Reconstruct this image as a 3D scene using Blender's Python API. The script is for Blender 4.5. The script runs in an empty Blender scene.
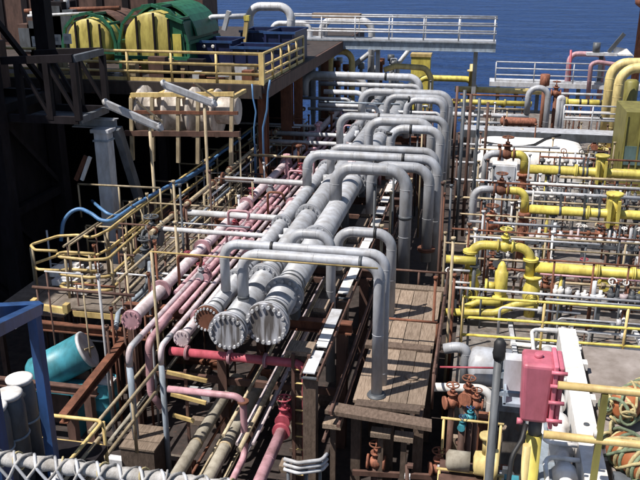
import bpy, math, random
from mathutils import Vector, Matrix
random.seed(7)
R_ = math.radians
scn = bpy.context.scene
col = scn.collection

# ------------------------------------------------------------------ camera
CAM_H, FOC = 10.0, 800.0                     # focal length in pixels of a 640 px wide picture
PITCH = math.atan(285/FOC); YAW = math.atan(172.7/math.hypot(FOC, 285))
FH = Vector((-math.sin(YAW), math.cos(YAW), 0))
CF = FH*math.cos(PITCH) - Vector((0, 0, 1))*math.sin(PITCH)
CR = Vector((math.cos(YAW), math.sin(YAW), 0))
CU = CR.cross(CF)
cd = bpy.data.cameras.new('camera'); cam = bpy.data.objects.new('camera', cd); col.objects.link(cam)
cam.location = (0, 0, CAM_H)
cam.rotation_euler = Matrix((CR, CU, -CF)).transposed().to_euler()
cd.sensor_width = 36; cd.lens = 36*FOC/640; cd.clip_start = .05; cd.clip_end = 20000
scn.camera = cam
# ------------------------------------------------------------------ sky, sun, exposure
SUN_EL = 60.0
SUN_DIR = Vector((-.80, -.60))               # horizontal direction towards the sun: left, slightly behind
w = bpy.data.worlds.new('World'); scn.world = w; w.use_nodes = True
nt = w.node_tree; bg = nt.nodes['Background']
sk = nt.nodes.new('ShaderNodeTexSky'); sk.sky_type = 'NISHITA'; sk.sun_disc = False
sk.sun_elevation = R_(SUN_EL); sk.sun_rotation = math.atan2(SUN_DIR.x, SUN_DIR.y)
nt.links.new(sk.outputs[0], bg.inputs[0]); bg.inputs[1].default_value = .075
ld = bpy.data.lights.new('sun', 'SUN'); ld.energy = 5.0; ld.angle = R_(.5); ld.color = (1, .95, .88)
sun = bpy.data.objects.new('sun', ld); col.objects.link(sun)
sv = Vector((SUN_DIR.x*math.cos(R_(SUN_EL)), SUN_DIR.y*math.cos(R_(SUN_EL)), math.sin(R_(SUN_EL))))
sun.rotation_euler = sv.to_track_quat('Z', 'Y').to_euler(); sun.location = (0, 0, 60)
scn.view_settings.view_transform = 'Standard'; scn.view_settings.look = 'None'
scn.view_settings.exposure = .50; scn.view_settings.gamma = 1

# ------------------------------------------------------------------ pixel -> place
def ray(x, y): return CF + CR*((x-320)/FOC) + CU*((240-y)/FOC)
def PZ(x, y, z): r = ray(x, y); return Vector((0, 0, CAM_H)) + r*((z-CAM_H)/r.z)
def PY(x, y, Y): r = ray(x, y); return Vector((0, 0, CAM_H)) + r*(Y/r.y)
def PD(x, y, d): return Vector((0, 0, CAM_H)) + ray(x, y)*d
V = lambda x, y, z: Vector((x, y, z))
def sz(n, p): return n*(p-Vector((0, 0, CAM_H))).dot(CF)/FOC   # n pixels at place p, in metres

# ------------------------------------------------------------------ materials
MATS = {}
def mat(name, c, rough=.5, metal=0., rust=.25, grime=.5, rustc=(.16, .055, .025), bump=.15, var=.18, spec=.5, scale=1.0, stretch=(1, 1, .35)):
    if name in MATS: return MATS[name]
    m = bpy.data.materials.new(name); m.use_nodes = True; t = m.node_tree; N = t.nodes; L = t.links
    b = N['Principled BSDF']
    geo = N.new('ShaderNodeNewGeometry'); oi = N.new('ShaderNodeObjectInfo')
    mp = N.new('ShaderNodeMapping'); mp.inputs['Scale'].default_value = stretch
    L.new(geo.outputs['Position'], mp.inputs['Vector'])
    n1 = N.new('ShaderNodeTexNoise'); n1.inputs['Scale'].default_value = 4.5*scale; n1.inputs['Detail'].default_value = 6; n1.inputs['Roughness'].default_value = .65
    L.new(mp.outputs[0], n1.inputs['Vector'])
    n2 = N.new('ShaderNodeTexNoise'); n2.inputs['Scale'].default_value = 7*scale; n2.inputs['Detail'].default_value = 8; n2.inputs['Roughness'].default_value = .7
    L.new(mp.outputs[0], n2.inputs['Vector'])
    r1 = N.new('ShaderNodeValToRGB'); r1.color_ramp.elements[0].position = .35; r1.color_ramp.elements[1].position = .68
    g = 1-grime
    r1.color_ramp.elements[0].color = (g*.95, g*.9, g*.84, 1); r1.color_ramp.elements[1].color = (1.08, 1.08, 1.08, 1)
    L.new(n1.outputs['Fac'], r1.inputs[0])
    mx = N.new('ShaderNodeMix'); mx.data_type = 'RGBA'; mx.blend_type = 'MULTIPLY'; mx.inputs['Factor'].default_value = 1
    mx.inputs['A'].default_value = (*c, 1); L.new(r1.outputs[0], mx.inputs['B'])
    hv = N.new('ShaderNodeHueSaturation'); mr = N.new('ShaderNodeMapRange'); mr.inputs['To Min'].default_value = 1-var; mr.inputs['To Max'].default_value = 1+var
    L.new(oi.outputs['Random'], mr.inputs[0]); L.new(mr.outputs[0], hv.inputs['Value']); L.new(mx.outputs['Result'], hv.inputs['Color'])
    r2 = N.new('ShaderNodeValToRGB'); p = .74-.34*rust
    r2.color_ramp.elements[0].position = p; r2.color_ramp.elements[1].position = min(.99, p+.09)
    r2.color_ramp.elements[0].color = (0, 0, 0, 1); r2.color_ramp.elements[1].color = (1, 1, 1, 1)
    L.new(n2.outputs['Fac'], r2.inputs[0])
    mr2 = N.new('ShaderNodeMix'); mr2.data_type = 'RGBA'; L.new(r2.outputs[0], mr2.inputs['Factor'])
    L.new(hv.outputs[0], mr2.inputs['A']); mr2.inputs['B'].default_value = (*rustc, 1)
    L.new(mr2.outputs['Result'], b.inputs['Base Color'])
    rr = N.new('ShaderNodeMapRange'); rr.inputs['To Min'].default_value = rough; rr.inputs['To Max'].default_value = min(1, rough+.3)
    L.new(r2.outputs[0], rr.inputs[0]); L.new(rr.outputs[0], b.inputs['Roughness'])
    b.inputs['Metallic'].default_value = metal; b.inputs['Specular IOR Level'].default_value = spec
    bp = N.new('ShaderNodeBump'); bp.inputs['Strength'].default_value = bump; bp.inputs['Distance'].default_value = .02
    L.new(n2.outputs['Fac'], bp.inputs['Height']); L.new(bp.outputs[0], b.inputs['Normal'])
    MATS[name] = m; return m

grey = mat('grey_paint', (.36, .375, .41), .45, rust=.24, grime=.30)
grey2 = mat('blue_grey_paint', (.27, .32, .38), .5, rust=.2, grime=.45)
lgrey = mat('light_grey_paint', (.50, .515, .55), .45, rust=.16, grime=.3)
dgrey = mat('dark_grey_paint', (.09, .10, .115), .55, rust=.2, grime=.5)
black = mat('black_rubber', (.015, .015, .017), .6, rust=0, grime=.3)
white = mat('white_paint', (.74, .73, .72), .4, rust=.12, grime=.3)
pink = mat('faded_pink_paint', (.48, .275, .315), .55, rust=.28, grime=.4)
palepink = mat('pale_pink_white_paint', (.53, .45, .48), .5, rust=.24, grime=.35, rustc=(.45, .12, .16))
pinkbox = mat('pink_red_paint', (.55, .15, .21), .5, rust=.14, grime=.32, rustc=(.30, .06, .09), bump=.08)
red = mat('red_paint', (.40, .075, .105), .5, rust=.15, grime=.4)
yellow = mat('yellow_paint', (.59, .50, .105), .5, rust=.34, grime=.42)
pyellow = mat('pale_yellow_paint', (.62, .50, .22), .5, rust=.15, grime=.35)
cream = mat('cream_rail_paint', (.60, .45, .19), .5, rust=.28, grime=.4, var=.25)
dcream = mat('worn_cream_paint', (.42, .34, .22), .6, rust=.4, grime=.5, var=.3)
rusty = mat('rusty_steel', (.20, .075, .04), .8, rust=.5, grime=.55, rustc=(.09, .035, .02))
brown = mat('brown_primer_steel', (.115, .06, .045), .75, rust=.4, grime=.5, rustc=(.05, .022, .015))
orange = mat('orange_rust_paint', (.32, .12, .07), .75, rust=.5, grime=.6, rustc=(.12, .045, .03), scale=2.6, bump=.4)
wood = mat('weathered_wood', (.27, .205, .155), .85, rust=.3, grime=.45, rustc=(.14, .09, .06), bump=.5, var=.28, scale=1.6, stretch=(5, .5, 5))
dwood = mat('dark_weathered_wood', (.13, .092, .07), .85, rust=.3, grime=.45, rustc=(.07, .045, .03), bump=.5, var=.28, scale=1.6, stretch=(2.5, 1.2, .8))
teal = mat('teal_paint', (.055, .27, .34), .45, rust=.12, grime=.35)
blue = mat('blue_paint', (.022, .066, .19), .5, rust=.2, grime=.4)
navy = mat('navy_paint', (.012, .018, .07), .45, rust=.18, grime=.4)
green = mat('green_paint', (.02, .13, .07), .5, rust=.18, grime=.4)
olive = mat('olive_paint', (.22, .20, .05), .55, rust=.25, grime=.4)
hose_blue = mat('blue_hose', (.10, .24, .48), .45, rust=.0, grime=.3)
beige = mat('beige_lagging', (.36, .33, .27), .75, rust=.15, grime=.4, bump=.3)
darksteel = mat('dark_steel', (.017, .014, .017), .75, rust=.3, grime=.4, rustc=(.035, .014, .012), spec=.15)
deckm = mat('dark_deck_paint', (.050, .036, .032), .8, rust=.45, grime=.6, rustc=(.08, .035, .022))
gdeck = mat('grey_deck_paint', (.19, .17, .155), .7, rust=.5, grime=.55, rustc=(.17, .10, .07), var=0)
tdeck = mat('taupe_deck_paint', (.27, .235, .215), .8, rust=.16, grime=.35, rustc=(.16, .11, .08), var=0, scale=.8)
plate = mat('brown_floor_plate', (.15, .125, .105), .75, rust=.25, grime=.45)
rope_y = mat('straw_rope', (.50, .42, .22), .9, rust=.1, grime=.4, bump=.5, scale=4)
rope_g = mat('green_rope', (.17, .22, .14), .9, rust=.2, grime=.4, rustc=(.4, .36, .2), bump=.5, scale=4)
cloth = mat('white_wrapped_cloth', (.40, .39, .38), .9, rust=.1, grime=.45, rustc=(.3, .26, .2), bump=.6, scale=3)
float_o = mat('orange_float', (.36, .12, .045), .5, rust=.25, grime=.3)
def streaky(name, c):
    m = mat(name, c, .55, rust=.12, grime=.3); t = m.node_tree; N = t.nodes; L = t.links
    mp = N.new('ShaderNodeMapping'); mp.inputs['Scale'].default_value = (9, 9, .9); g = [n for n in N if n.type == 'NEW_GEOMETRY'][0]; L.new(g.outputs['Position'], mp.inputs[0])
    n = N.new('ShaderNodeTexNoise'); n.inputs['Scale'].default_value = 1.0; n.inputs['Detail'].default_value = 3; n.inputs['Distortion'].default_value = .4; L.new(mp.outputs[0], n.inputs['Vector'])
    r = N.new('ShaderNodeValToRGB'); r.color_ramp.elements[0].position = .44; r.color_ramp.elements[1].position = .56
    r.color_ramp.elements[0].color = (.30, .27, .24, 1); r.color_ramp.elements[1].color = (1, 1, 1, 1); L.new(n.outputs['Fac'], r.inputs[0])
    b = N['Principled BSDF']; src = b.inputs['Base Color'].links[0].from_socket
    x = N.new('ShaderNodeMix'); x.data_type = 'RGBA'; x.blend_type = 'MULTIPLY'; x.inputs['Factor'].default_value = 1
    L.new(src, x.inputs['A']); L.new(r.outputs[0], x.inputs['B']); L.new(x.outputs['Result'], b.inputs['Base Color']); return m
stained = mat('rust_stained_white', (.52, .47, .42), .6, rust=.42, grime=.45, rustc=(.26, .12, .07))
drumy = mat('drum_yellow_paint', (.55, .46, .12), .5, rust=.3, grime=.4)
capm = streaky('streaked_cap_paint', (.36, .37, .41))  # cap grey with dark vertical streaks multiplied into its colour
glassm = mat('dull_glass', (.10, .16, .16), .12, rust=0, grime=.3)

# ------------------------------------------------------------------ mesh builder
class MB:
    def __init__(s): s.v = []; s.f = []; s.sm = []
    def add(s, vs, fs, smooth=False):
        o = len(s.v); s.v += [Vector(q) for q in vs]
        for q in fs: s.f.append([i+o for i in q]); s.sm.append(smooth)
        return s
    def box(s, lo, hi):
        x0, y0, z0 = lo; x1, y1, z1 = hi
        return s.add([(x0,y0,z0),(x1,y0,z0),(x1,y1,z0),(x0,y1,z0),(x0,y0,z1),(x1,y0,z1),(x1,y1,z1),(x0,y1,z1)],
                     [(3,2,1,0),(4,5,6,7),(0,1,5,4),(1,2,6,5),(2,3,7,6),(3,0,4,7)])
    def cbox(s, c, d): c = Vector(c); d = Vector(d)/2; return s.box(c-d, c+d)
    def frame(s, p0, p1, up=None):
        d = (Vector(p1)-Vector(p0)).normalized()
        u = Vector(up) if up else (V(0,0,1) if abs(d.z) < .95 else V(0,1,0))
        a = d.cross(u).normalized(); b = a.cross(d).normalized()
        return d, a, b
    def sweep(s, sec, p0, p1, up=None, smooth=False):
        d, a, b = s.frame(p0, p1, up); n = len(sec); vs = []
        for p in (Vector(p0), Vector(p1)): vs += [p + a*x + b*y for x, y in sec]
        fs = [(i, (i+1) % n, n+(i+1) % n, n+i) for i in range(n)]
        o = len(s.v); s.add(vs, fs, smooth); s.add([], [])
        s.f.append([o+i for i in reversed(range(n))]); s.sm.append(False)
        s.f.append([o+n+i for i in range(n)]); s.sm.append(False); return s
    def beam(s, p0, p1, w, h, up=None):
        return s.sweep([(-w/2,-h/2),(w/2,-h/2),(w/2,h/2),(-w/2,h/2)], p0, p1, up)
    def ibeam(s, p0, p1, w, h, up=None, t=.025):
        a, b, c = w/2, h/2, t/2
        return s.sweep([(-a,-b),(a,-b),(a,-b+t),(c,-b+t),(c,b-t),(a,b-t),(a,b),(-a,b),(-a,b-t),(-c,b-t),(-c,-b+t),(-a,-b+t)], p0, p1, up)
    def cyl(s, p0, p1, r, n=12, r1=None, up=None, smooth=True):
        r1 = r if r1 is None else r1; p0 = Vector(p0); p1 = Vector(p1)
        d, a, b = s.frame(p0, p1, up); vs = []
        for p, q in ((p0, r), (p1, r1)):
            vs += [p + (a*math.cos(6.2832*i/n) + b*math.sin(6.2832*i/n))*q for i in range(n)]
        o = len(s.v); s.add(vs, [(i, (i+1) % n, n+(i+1) % n, n+i) for i in range(n)], smooth)
        s.f.append([o+i for i in reversed(range(n))]); s.sm.append(False)
        s.f.append([o+n+i for i in range(n)]); s.sm.append(False); return s
    def rings(s, cs, rs, ax, n=16, cap=True):                      # lathe about ax through points cs
        d = Vector(ax).normalized(); _, a, b = s.frame((0,0,0), d); vs = []
        for c, r in zip(cs, rs): vs += [Vector(c) + (a*math.cos(6.2832*i/n)+b*math.sin(6.2832*i/n))*r for i in range(n)]
        o = len(s.v); fs = []
        for k in range(len(cs)-1):
            fs += [(k*n+i, k*n+(i+1) % n, (k+1)*n+(i+1) % n, (k+1)*n+i) for i in range(n)]
        s.add(vs, fs, True)
        if cap:
            s.f.append([o+i for i in reversed(range(n))]); s.sm.append(False)
            m = (len(cs)-1)*n; s.f.append([o+m+i for i in range(n)]); s.sm.append(False)
        return s
    def lathe(s, p, ax, prof, n=16):
        d = Vector(ax).normalized(); p = Vector(p)
        return s.rings([p+d*h for h, r in prof], [r for h, r in prof], d, n)
    def torus(s, c, ax, R, r, n=16, m=6):
        d = Vector(ax).normalized(); _, a, b = s.frame((0,0,0), d); c = Vector(c); vs = []; fs = []
        for i in range(n):
            e = a*math.cos(6.2832*i/n)+b*math.sin(6.2832*i/n)
            for j in range(m): t = 6.2832*j/m; vs.append(c + e*(R+r*math.cos(t)) + d*r*math.sin(t))
        for i in range(n):
            for j in range(m): fs.append((i*m+j, ((i+1) % n)*m+j, ((i+1) % n)*m+(j+1) % m, i*m+(j+1) % m))
        return s.add(vs, fs, True)
    def tube(s, pts, r, fil=None, n=12, seg=7, weld=False):
        pts = [Vector(q) for q in pts]; fil = 3*r if fil is None else fil
        path = [pts[0]]; welds = []
        for i in range(1, len(pts)-1):
            p = pts[i]; a = pts[i-1]-p; b = pts[i+1]-p; la, lb = a.length, b.length
            if la < 1e-6 or lb < 1e-6: continue
            a /= la; b /= lb; ang = a.angle(b)
            if ang > 3.1: path.append(p); continue
            f_ = min(fil/max(.05, math.tan(ang/2)), la*.49, lb*.49); rad = f_*math.tan(ang/2)
            c = p + (a+b).normalized()*(rad/math.sin(ang/2))
            s0 = p+a*f_; s1 = p+b*f_; welds += [(s0, a), (s1, b)]
            e0 = s0-c; e1 = s1-c; tot = e0.angle(e1)
            if tot < 1e-4: path.append(p); continue
            for k in range(seg+1):
                t = k/seg
                path.append(c + (e0*math.sin((1-t)*tot)+e1*math.sin(t*tot))/math.sin(tot))
        path.append(pts[-1])
        q = [path[0]]
        for x in path[1:]:
            if (x-q[-1]).length > 1e-5: q.append(x)
        path = q; vs = []; pa = None
        for i, p in enumerate(path):
            d = (path[min(i+1, len(path)-1)]-path[max(i-1, 0)]).normalized()
            if pa is None: _, pa, _b = s.frame((0,0,0), d)
            pa = (pa - d*pa.dot(d)).normalized(); pb = d.cross(pa)
            vs += [p + (pa*math.cos(6.2832*k/n)+pb*math.sin(6.2832*k/n))*r for k in range(n)]
        m = len(path); o = len(s.v)
        s.add(vs, [(i*n+k, i*n+(k+1) % n, (i+1)*n+(k+1) % n, (i+1)*n+k) for i in range(m-1) for k in range(n)], True)
        s.f.append([o+i for i in reversed(range(n))]); s.sm.append(False)
        s.f.append([o+(m-1)*n+i for i in range(n)]); s.sm.append(False)
        if weld:
            for i in range(len(pts)-1):
                e = pts[i+1]-pts[i]; kk = int(e.length/1.7)
                for j in range(1, kk+1): welds.append((pts[i]+e*(j/(kk+1)+.03), e))
            for c, ax in welds: s.torus(c, ax, r, r*.045, n, 4)
        return s
    def obj(s, name, m, parent=None, off=None):
        if parent is not None: off = Vector(WL[parent.name])
        elif off is None:
            xs = [v.x for v in s.v]; ys = [v.y for v in s.v]; zs = [v.z for v in s.v]
            off = V((min(xs)+max(xs))/2, (min(ys)+max(ys))/2, min(zs))
        me = bpy.data.meshes.new(name); me.from_pydata([tuple(v-off) for v in s.v], [], s.f)
        me.polygons.foreach_set('use_smooth', s.sm); me.materials.append(m); me.update()
        o = bpy.data.objects.new(name, me); col.objects.link(o)
        if parent is None: o.location = off
        else: o.parent = parent
        WL[o.name] = tuple(off); return o
WL = {}
def tag(o, label=None, cat=None, group=None, kind=None):
    if label: o['label'] = label
    if cat: o['category'] = cat
    if group: o['group'] = group
    if kind: o['kind'] = kind
    return o
def thing(name, label, cat, loc, group=None):
    o = bpy.data.objects.new(name, None); col.objects.link(o); o.location = loc; o.empty_display_size = .1
    WL[o.name] = tuple(loc); return tag(o, label, cat, group)
def copy_tree(o, parent=None):
    c = o.copy(); col.objects.link(c); c.parent = parent
    for ch in [k for k in o.children]: copy_tree(ch, c)
    return c
def mono(mb, name, m, label, cat, group=None): return tag(mb.obj(name, m), label, cat, group)

def along(pts, s):
    pts = [Vector(q) for q in pts]; L = [(pts[i+1]-pts[i]).length for i in range(len(pts)-1)]
    if s < 0: s = sum(L)+s
    for i, l in enumerate(L):
        if s <= l or i == len(L)-1:
            d = (pts[i+1]-pts[i]).normalized(); return pts[i]+d*s, d
        s -= l
BOLT = {}
def flange(root, p, ax, R, th=.05, m=None, bolts=10, name='flange', face=0, bm=None):
    p = Vector(p); ax = Vector(ax).normalized()
    fo = MB().cyl(p-ax*th/2, p+ax*th/2, R, 28).obj(name, m, root)
    if bolts:
        _, a, b = MB().frame((0,0,0), ax); br = R*.075+.004; mb = MB()
        key = (round(br, 3), round(th, 3), tuple(round(q, 2) for q in ax), m.name, name)
        if key not in BOLT:
            q = MB().cyl(-ax*(th/2+br*1.4), ax*(th/2+br*1.4), br, 6, smooth=False)
            me = bpy.data.meshes.new('bolt'); me.from_pydata([tuple(v) for v in q.v], [], q.f); me.materials.append(lgrey if name == 'blind_flange' else m); BOLT[key] = me
        for i in range(bolts):
            t = 6.2832*(i+.5)/bolts
            o = bpy.data.objects.new('bolt', BOLT[key]); col.objects.link(o); o.parent = fo
            o.location = p + (a*math.cos(t)+b*math.sin(t))*(R*.86) - Vector(WL[root.name])
    return fo
def pipe(label, pts, r, m, name='pipe', cat='pipe', fil=None, fl=(), bands=(), group=None, n=14, flm=None, bandm=None, fR=1.65, bolts=0, extra=None):
    """one pipe: swept body, flange pairs at distances fl along it, clamp bands at distances bands"""
    pts = [Vector(q) for q in pts]
    if not fl and not bands:
        return mono(MB().tube(pts, r, fil, n, weld=r > .05), name, m, label, cat, group)
    base = min(pts, key=lambda q: q.z)
    t = thing(name, label, cat, base, group)
    MB().tube(pts, r, fil, n, weld=r > .05).obj('pipe_run', m, t)
    for s in fl:
        p, d = along(pts, s); th = r*.28
        for k in (-1, 1): flange(t, p+d*k*(th*.56), d, r*fR, th, flm or m, bolts)
    for s in bands:
        p, d = along(pts, s)
        MB().cyl(p-d*r*.28, p+d*r*.28, r*1.08, n).obj('clamp_band', bandm or black, t)
    return t
def loopY(label, Y, xl, yb, yt, xr, ytr, yb2, rpx, m, fl=(), bands=(), fil=None, zb=None, zb2=None, **k):
    """a pipe loop in the plane Y: up at pixel column xl, across, down at xr"""
    a = PY(xl, yt, Y); b = PY(xr, ytr, Y); zt = (a.z+b.z)/2; r = sz(rpx, a)
    z0 = PY(xl, yb, Y).z if zb is None else zb; z1 = PY(xr, yb2, Y).z if zb2 is None else zb2
    return pipe(label, [V(a.x, Y, z0), V(a.x, Y, zt), V(b.x, Y, zt), V(b.x, Y, z1)], r, m, fl=fl, bands=bands, fil=fil, name='pipe_loop', cat='pipe', **k)
def rail(label, pts, h=1.05, m=None, step=1.6, lv=(1., .55), r=.024, toe=False, group=None, closed=False, pm=None, name='handrail'):
    pts = [Vector(q) for q in pts]; t = thing(name, label, 'railing', pts[0], group)
    for i, l in enumerate(lv):
        P = [q+V(0,0,h*l) for q in pts]; MB().tube(P, r, .12, 8).obj('top_rail' if i == 0 else 'mid_rail', m, t)
    for i in range(len(pts)-1):
        a, b = pts[i], pts[i+1]; n = max(1, round((b-a).length/step))
        for k in range(n+1):
            if k == 0 and i > 0: continue
            p = a+(b-a)*k/n
            MB().cyl(p, p+V(0,0,h*lv[0]-r*.5), r*.95, 8).obj('post', pm or m, t)
        if toe: MB().beam(a+V(0,0,.06), b+V(0,0,.06), .012, .12).obj('toe_board', m, t)
    return t
# ------------------------------------------------------------------ valves: one of each paint, copied
VP = {}
def valve_proto(key, body, wheel):
    t = thing('gate_valve', 'x', 'valve', (0,0,0))
    MB().lathe((-.5,0,0), (1,0,0), [(0,.26),(.12,.26),(.14,.26),(.30,.36),(.5,.44),(.7,.36),(.86,.26),(1.,.26)], 14).obj('body', body, t)
    for s in (-1, 1): MB().cyl((s*.5-.07,0,0), (s*.5+.07,0,0), .46, 16).obj('flange', body, t)
    MB().cyl((0,0,.25), (0,0,.62), .24, 12).cyl((0,0,.62), (0,0,.72), .36, 14).cyl((0,0,.72), (0,0,.95), .17, 12).obj('bonnet', body, t)
    MB().cyl((0,0,.95), (0,0,1.45), .06, 8).obj('stem', body, t)
    MB().torus((0,0,1.3), (0,0,1), .42, .05, 16, 6).beam((-.42,0,1.3),(.42,0,1.3),.06,.05).beam((0,-.42,1.3),(0,.42,1.3),.06,.05).obj('handwheel', wheel, t)
    VP[key] = t; t['used'] = 0; return t
def valve(key, loc, s, rz=0, label='', group=None, rx=0):
    p = VP[key]
    if not p['used']: p['used'] = 1; o = p
    else: o = copy_tree(p)
    o.location = loc; o.scale = (s, s, s); o.rotation_euler = (rx, 0, rz); WL[o.name] = tuple(loc)
    for k in ('group',):
        if k in o: del o[k]
    return tag(o, label, 'valve', group)
valve_proto('yellow', yellow, yellow); valve_proto('orange', orange, rusty); valve_proto('rusty', rusty, rusty)
valve_proto('grey', grey, red); valve_proto('red', red, red); valve_proto('pink', pink, pink); valve_proto('dark', dgrey, dgrey); valve_proto('teal', teal, blue)

ORD = []
ORD += ['first','second','third','fourth','fifth','sixth','seventh','eighth','ninth','tenth','eleventh','twelfth','thirteenth','fourteenth','fifteenth','sixteenth','seventeenth','eighteenth','nineteenth','twentieth','twenty-first','twenty-second','twenty-third','twenty-fourth','twenty-fifth','twenty-sixth','twenty-seventh','twenty-eighth','twenty-ninth','thirtieth']
CN = {'rusty_steel':'rust-brown','worn_cream_paint':'worn cream','light_grey_paint':'pale grey','white_paint':'white','grey_paint':'grey','faded_pink_paint':'pink','dark_grey_paint':'dark grey','brown_primer_steel':'dark brown',
      'weathered_wood':'tan','dark_weathered_wood':'dark wood','pale_pink_white_paint':'pale pink','orange_rust_paint':'orange','teal_paint':'teal','pale_yellow_paint':'pale yellow','dark_steel':'black','beige_lagging':'beige','brown_floor_plate':'grey-brown','blue_grey_paint':'blue-grey','yellow_paint':'yellow','red_paint':'red','cream_rail_paint':'cream'}
BK = {}
def bucket(o, noun, where, axis='x'): BK.setdefault((noun, where, axis), []).append(o)
def flush():
    for (noun, where, axis), L in BK.items():
        L.sort(key=lambda o: o.location.x if axis == 'x' else o.location.y)
        for i, o in enumerate(L):
            tail = 'from left,' if axis == 'x' else 'from front,'
            o['label'] = (noun+' '+where) if len(L) == 1 else (ORD[min(i, 29)]+' '+noun+' '+tail+' '+where)
def cn(m): return CN.get(m.name, 'dull')
def band(y):
    for lim, s in ((18.9,'before the nearest yellow row'),(23.0,'between the first and second yellow rows'),(28.0,'between the second and third yellow rows'),(33.5,'beside the white cover'),(99,'behind the dark cross walkway')):
        if y < lim: return s

# ================================================================== SETTING
def struct(mb, name, m): return tag(mb.obj(name, m), kind='structure')
# sea
sm = bpy.data.materials.new('sea_water'); sm.use_nodes = True; t = sm.node_tree; N = t.nodes; L = t.links; b = N['Principled BSDF']
b.inputs['Base Color'].default_value = (.014, .052, .185, 1); b.inputs['Specular IOR Level'].default_value = .09; b.inputs['Roughness'].default_value = .3; b.inputs['IOR'].default_value = 1.33
g = N.new('ShaderNodeNewGeometry'); mp = N.new('ShaderNodeMapping'); mp.inputs['Rotation'].default_value = (0, 0, R_(12)); mp.inputs['Scale'].default_value = (.55, 1, 1)
L.new(g.outputs['Position'], mp.inputs[0])
na = N.new('ShaderNodeTexNoise'); na.inputs['Scale'].default_value = .075; na.inputs['Detail'].default_value = 9; na.inputs['Roughness'].default_value = .62; na.inputs['Distortion'].default_value = .6
nb = N.new('ShaderNodeTexNoise'); nb.inputs['Scale'].default_value = .55; nb.inputs['Detail'].default_value = 5
L.new(mp.outputs[0], na.inputs['Vector']); L.new(mp.outputs[0], nb.inputs['Vector'])
b1 = N.new('ShaderNodeBump'); b1.inputs['Strength'].default_value = 1; b1.inputs['Distance'].default_value = 15; L.new(na.outputs['Fac'], b1.inputs['Height'])
b2 = N.new('ShaderNodeBump'); b2.inputs['Strength'].default_value = .8; b2.inputs['Distance'].default_value = 2.2; L.new(nb.outputs['Fac'], b2.inputs['Height']); L.new(b1.outputs[0], b2.inputs['Normal'])
L.new(b2.outputs[0], b.inputs['Normal'])
struct(MB().add([(-9000,-4000,-19),(9000,-4000,-19),(9000,16000,-19),(-9000,16000,-19)], [(0,1,2,3)]), 'sea', sm)
struct(MB().box((-28,-6,-.4),(14,48,0)), 'deck', deckm)
struct(MB().box((-27.5,-5.5,-22),(13.5,47.5,-.4)), 'hull', brown)
# grey deck of the manifold side, raised, on its coaming
struct(MB().box((-.25,14.2,.005),(13.9,47.9,1.5)), 'grey_raised_deck', gdeck)
# mezzanine
struct(MB().box((-27.4,25.42,5.72),(-7.03,47,6.0)), 'mezzanine_deck', deckm)
struct(MB().box((-27.3,33.9,0.002),(-8.2,34.2,5.715)), 'shade_backing', darksteel)  # near-black sheet added in place of the shade under the mezzanine
struct(MB().box((-21.8,19.2,0.003),(-21.5,33.85,5.71)), 'side_shade_backing', darksteel)  # second dark sheet added for the same shade, on the left
struct(MB().box((-27.3,25.32,5.55),(-7.1,25.42,5.995)), 'mezzanine_edge_beam', deckm)
struct(MB().box((-7.03,25.5,5.55),(-6.93,46.9,5.99)), 'mezzanine_side_beam', brown)
for i, (x, y) in enumerate([(-7.3,26.2),(-7.3,31.5),(-7.3,37),(-11,26.2),(-15,26.2)]):
    mono(MB().ibeam((x,y,0),(x,y,5.7),.3,.3), 'deck_column', rusty if i < 3 else darksteel, ['rust column nearest the mezzanine corner','rust column midway along the mezzanine side','rust column farthest along the mezzanine side','dark column under the mezzanine front behind the winch','dark column under the mezzanine front near the tower'][i], 'column')
mono(MB().ibeam((-7.2,29.2,2.2),(-7.2,29.2,5.7),.42,.3), 'deck_column', rusty, 'wide rust-red column under the side edge of the mezzanine', 'column')
# near platform on the right (taupe floor) and platform the net rail stands on
struct(MB().box((1.42,3.0,5.15),(6,9.45,5.4)), 'near_platform', tdeck)
struct(MB().box((1.42,2.0,5.405),(6,6.72,5.47)), 'near_platform_step', dgrey)
for x, y in ((1.6,9.3),(5.5,9.3)): mono(MB().ibeam((x,y,0),(x,y,5.15),.25,.25), 'platform_column', dgrey, 'dark column under the taupe platform at the right', 'column', 'columns under the taupe platform')
struct(MB().box((-4.5,0.4,6.25),(-.2,3.35,6.4)), 'lookout_platform', dgrey)
for x in (-4.2,-.5): mono(MB().ibeam((x,.8,0),(x,.8,6.25),.25,.25), 'platform_column', dgrey, 'dark column under the lookout with the netted rail', 'column', 'columns under the lookout')

# ================================================================== LEFT: dark tower that shades the left side
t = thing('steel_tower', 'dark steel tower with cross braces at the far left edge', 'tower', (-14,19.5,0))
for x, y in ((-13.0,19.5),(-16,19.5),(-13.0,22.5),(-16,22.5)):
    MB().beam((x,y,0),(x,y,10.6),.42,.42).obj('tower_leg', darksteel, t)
for z in (3,6,9):
    for a, b_ in (((-13.0,19.5),(-16,19.5)),((-13.0,22.5),(-16,22.5)),((-13.0,19.5),(-13.0,22.5)),((-16,19.5),(-16,22.5))):
        MB().beam((*a,z),(*b_,z),.2,.24).obj('girt', darksteel, t)
    for a, b_ in (((-13.0,19.5),(-16,19.5)),((-13.0,22.5),(-13.0,19.5))):
        MB().beam((*a,z-2.9),(*b_,z-.1),.14,.14).obj('brace', darksteel, t)
MB().box((-15.8,19.7,6.2),(-14.2,22.3,7.6)).obj('cabinet', brown, t)
MB().box((-15.8,19.7,.1),(-13.25,22.3,5.9)).obj('cabinet', darksteel, t)
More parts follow.
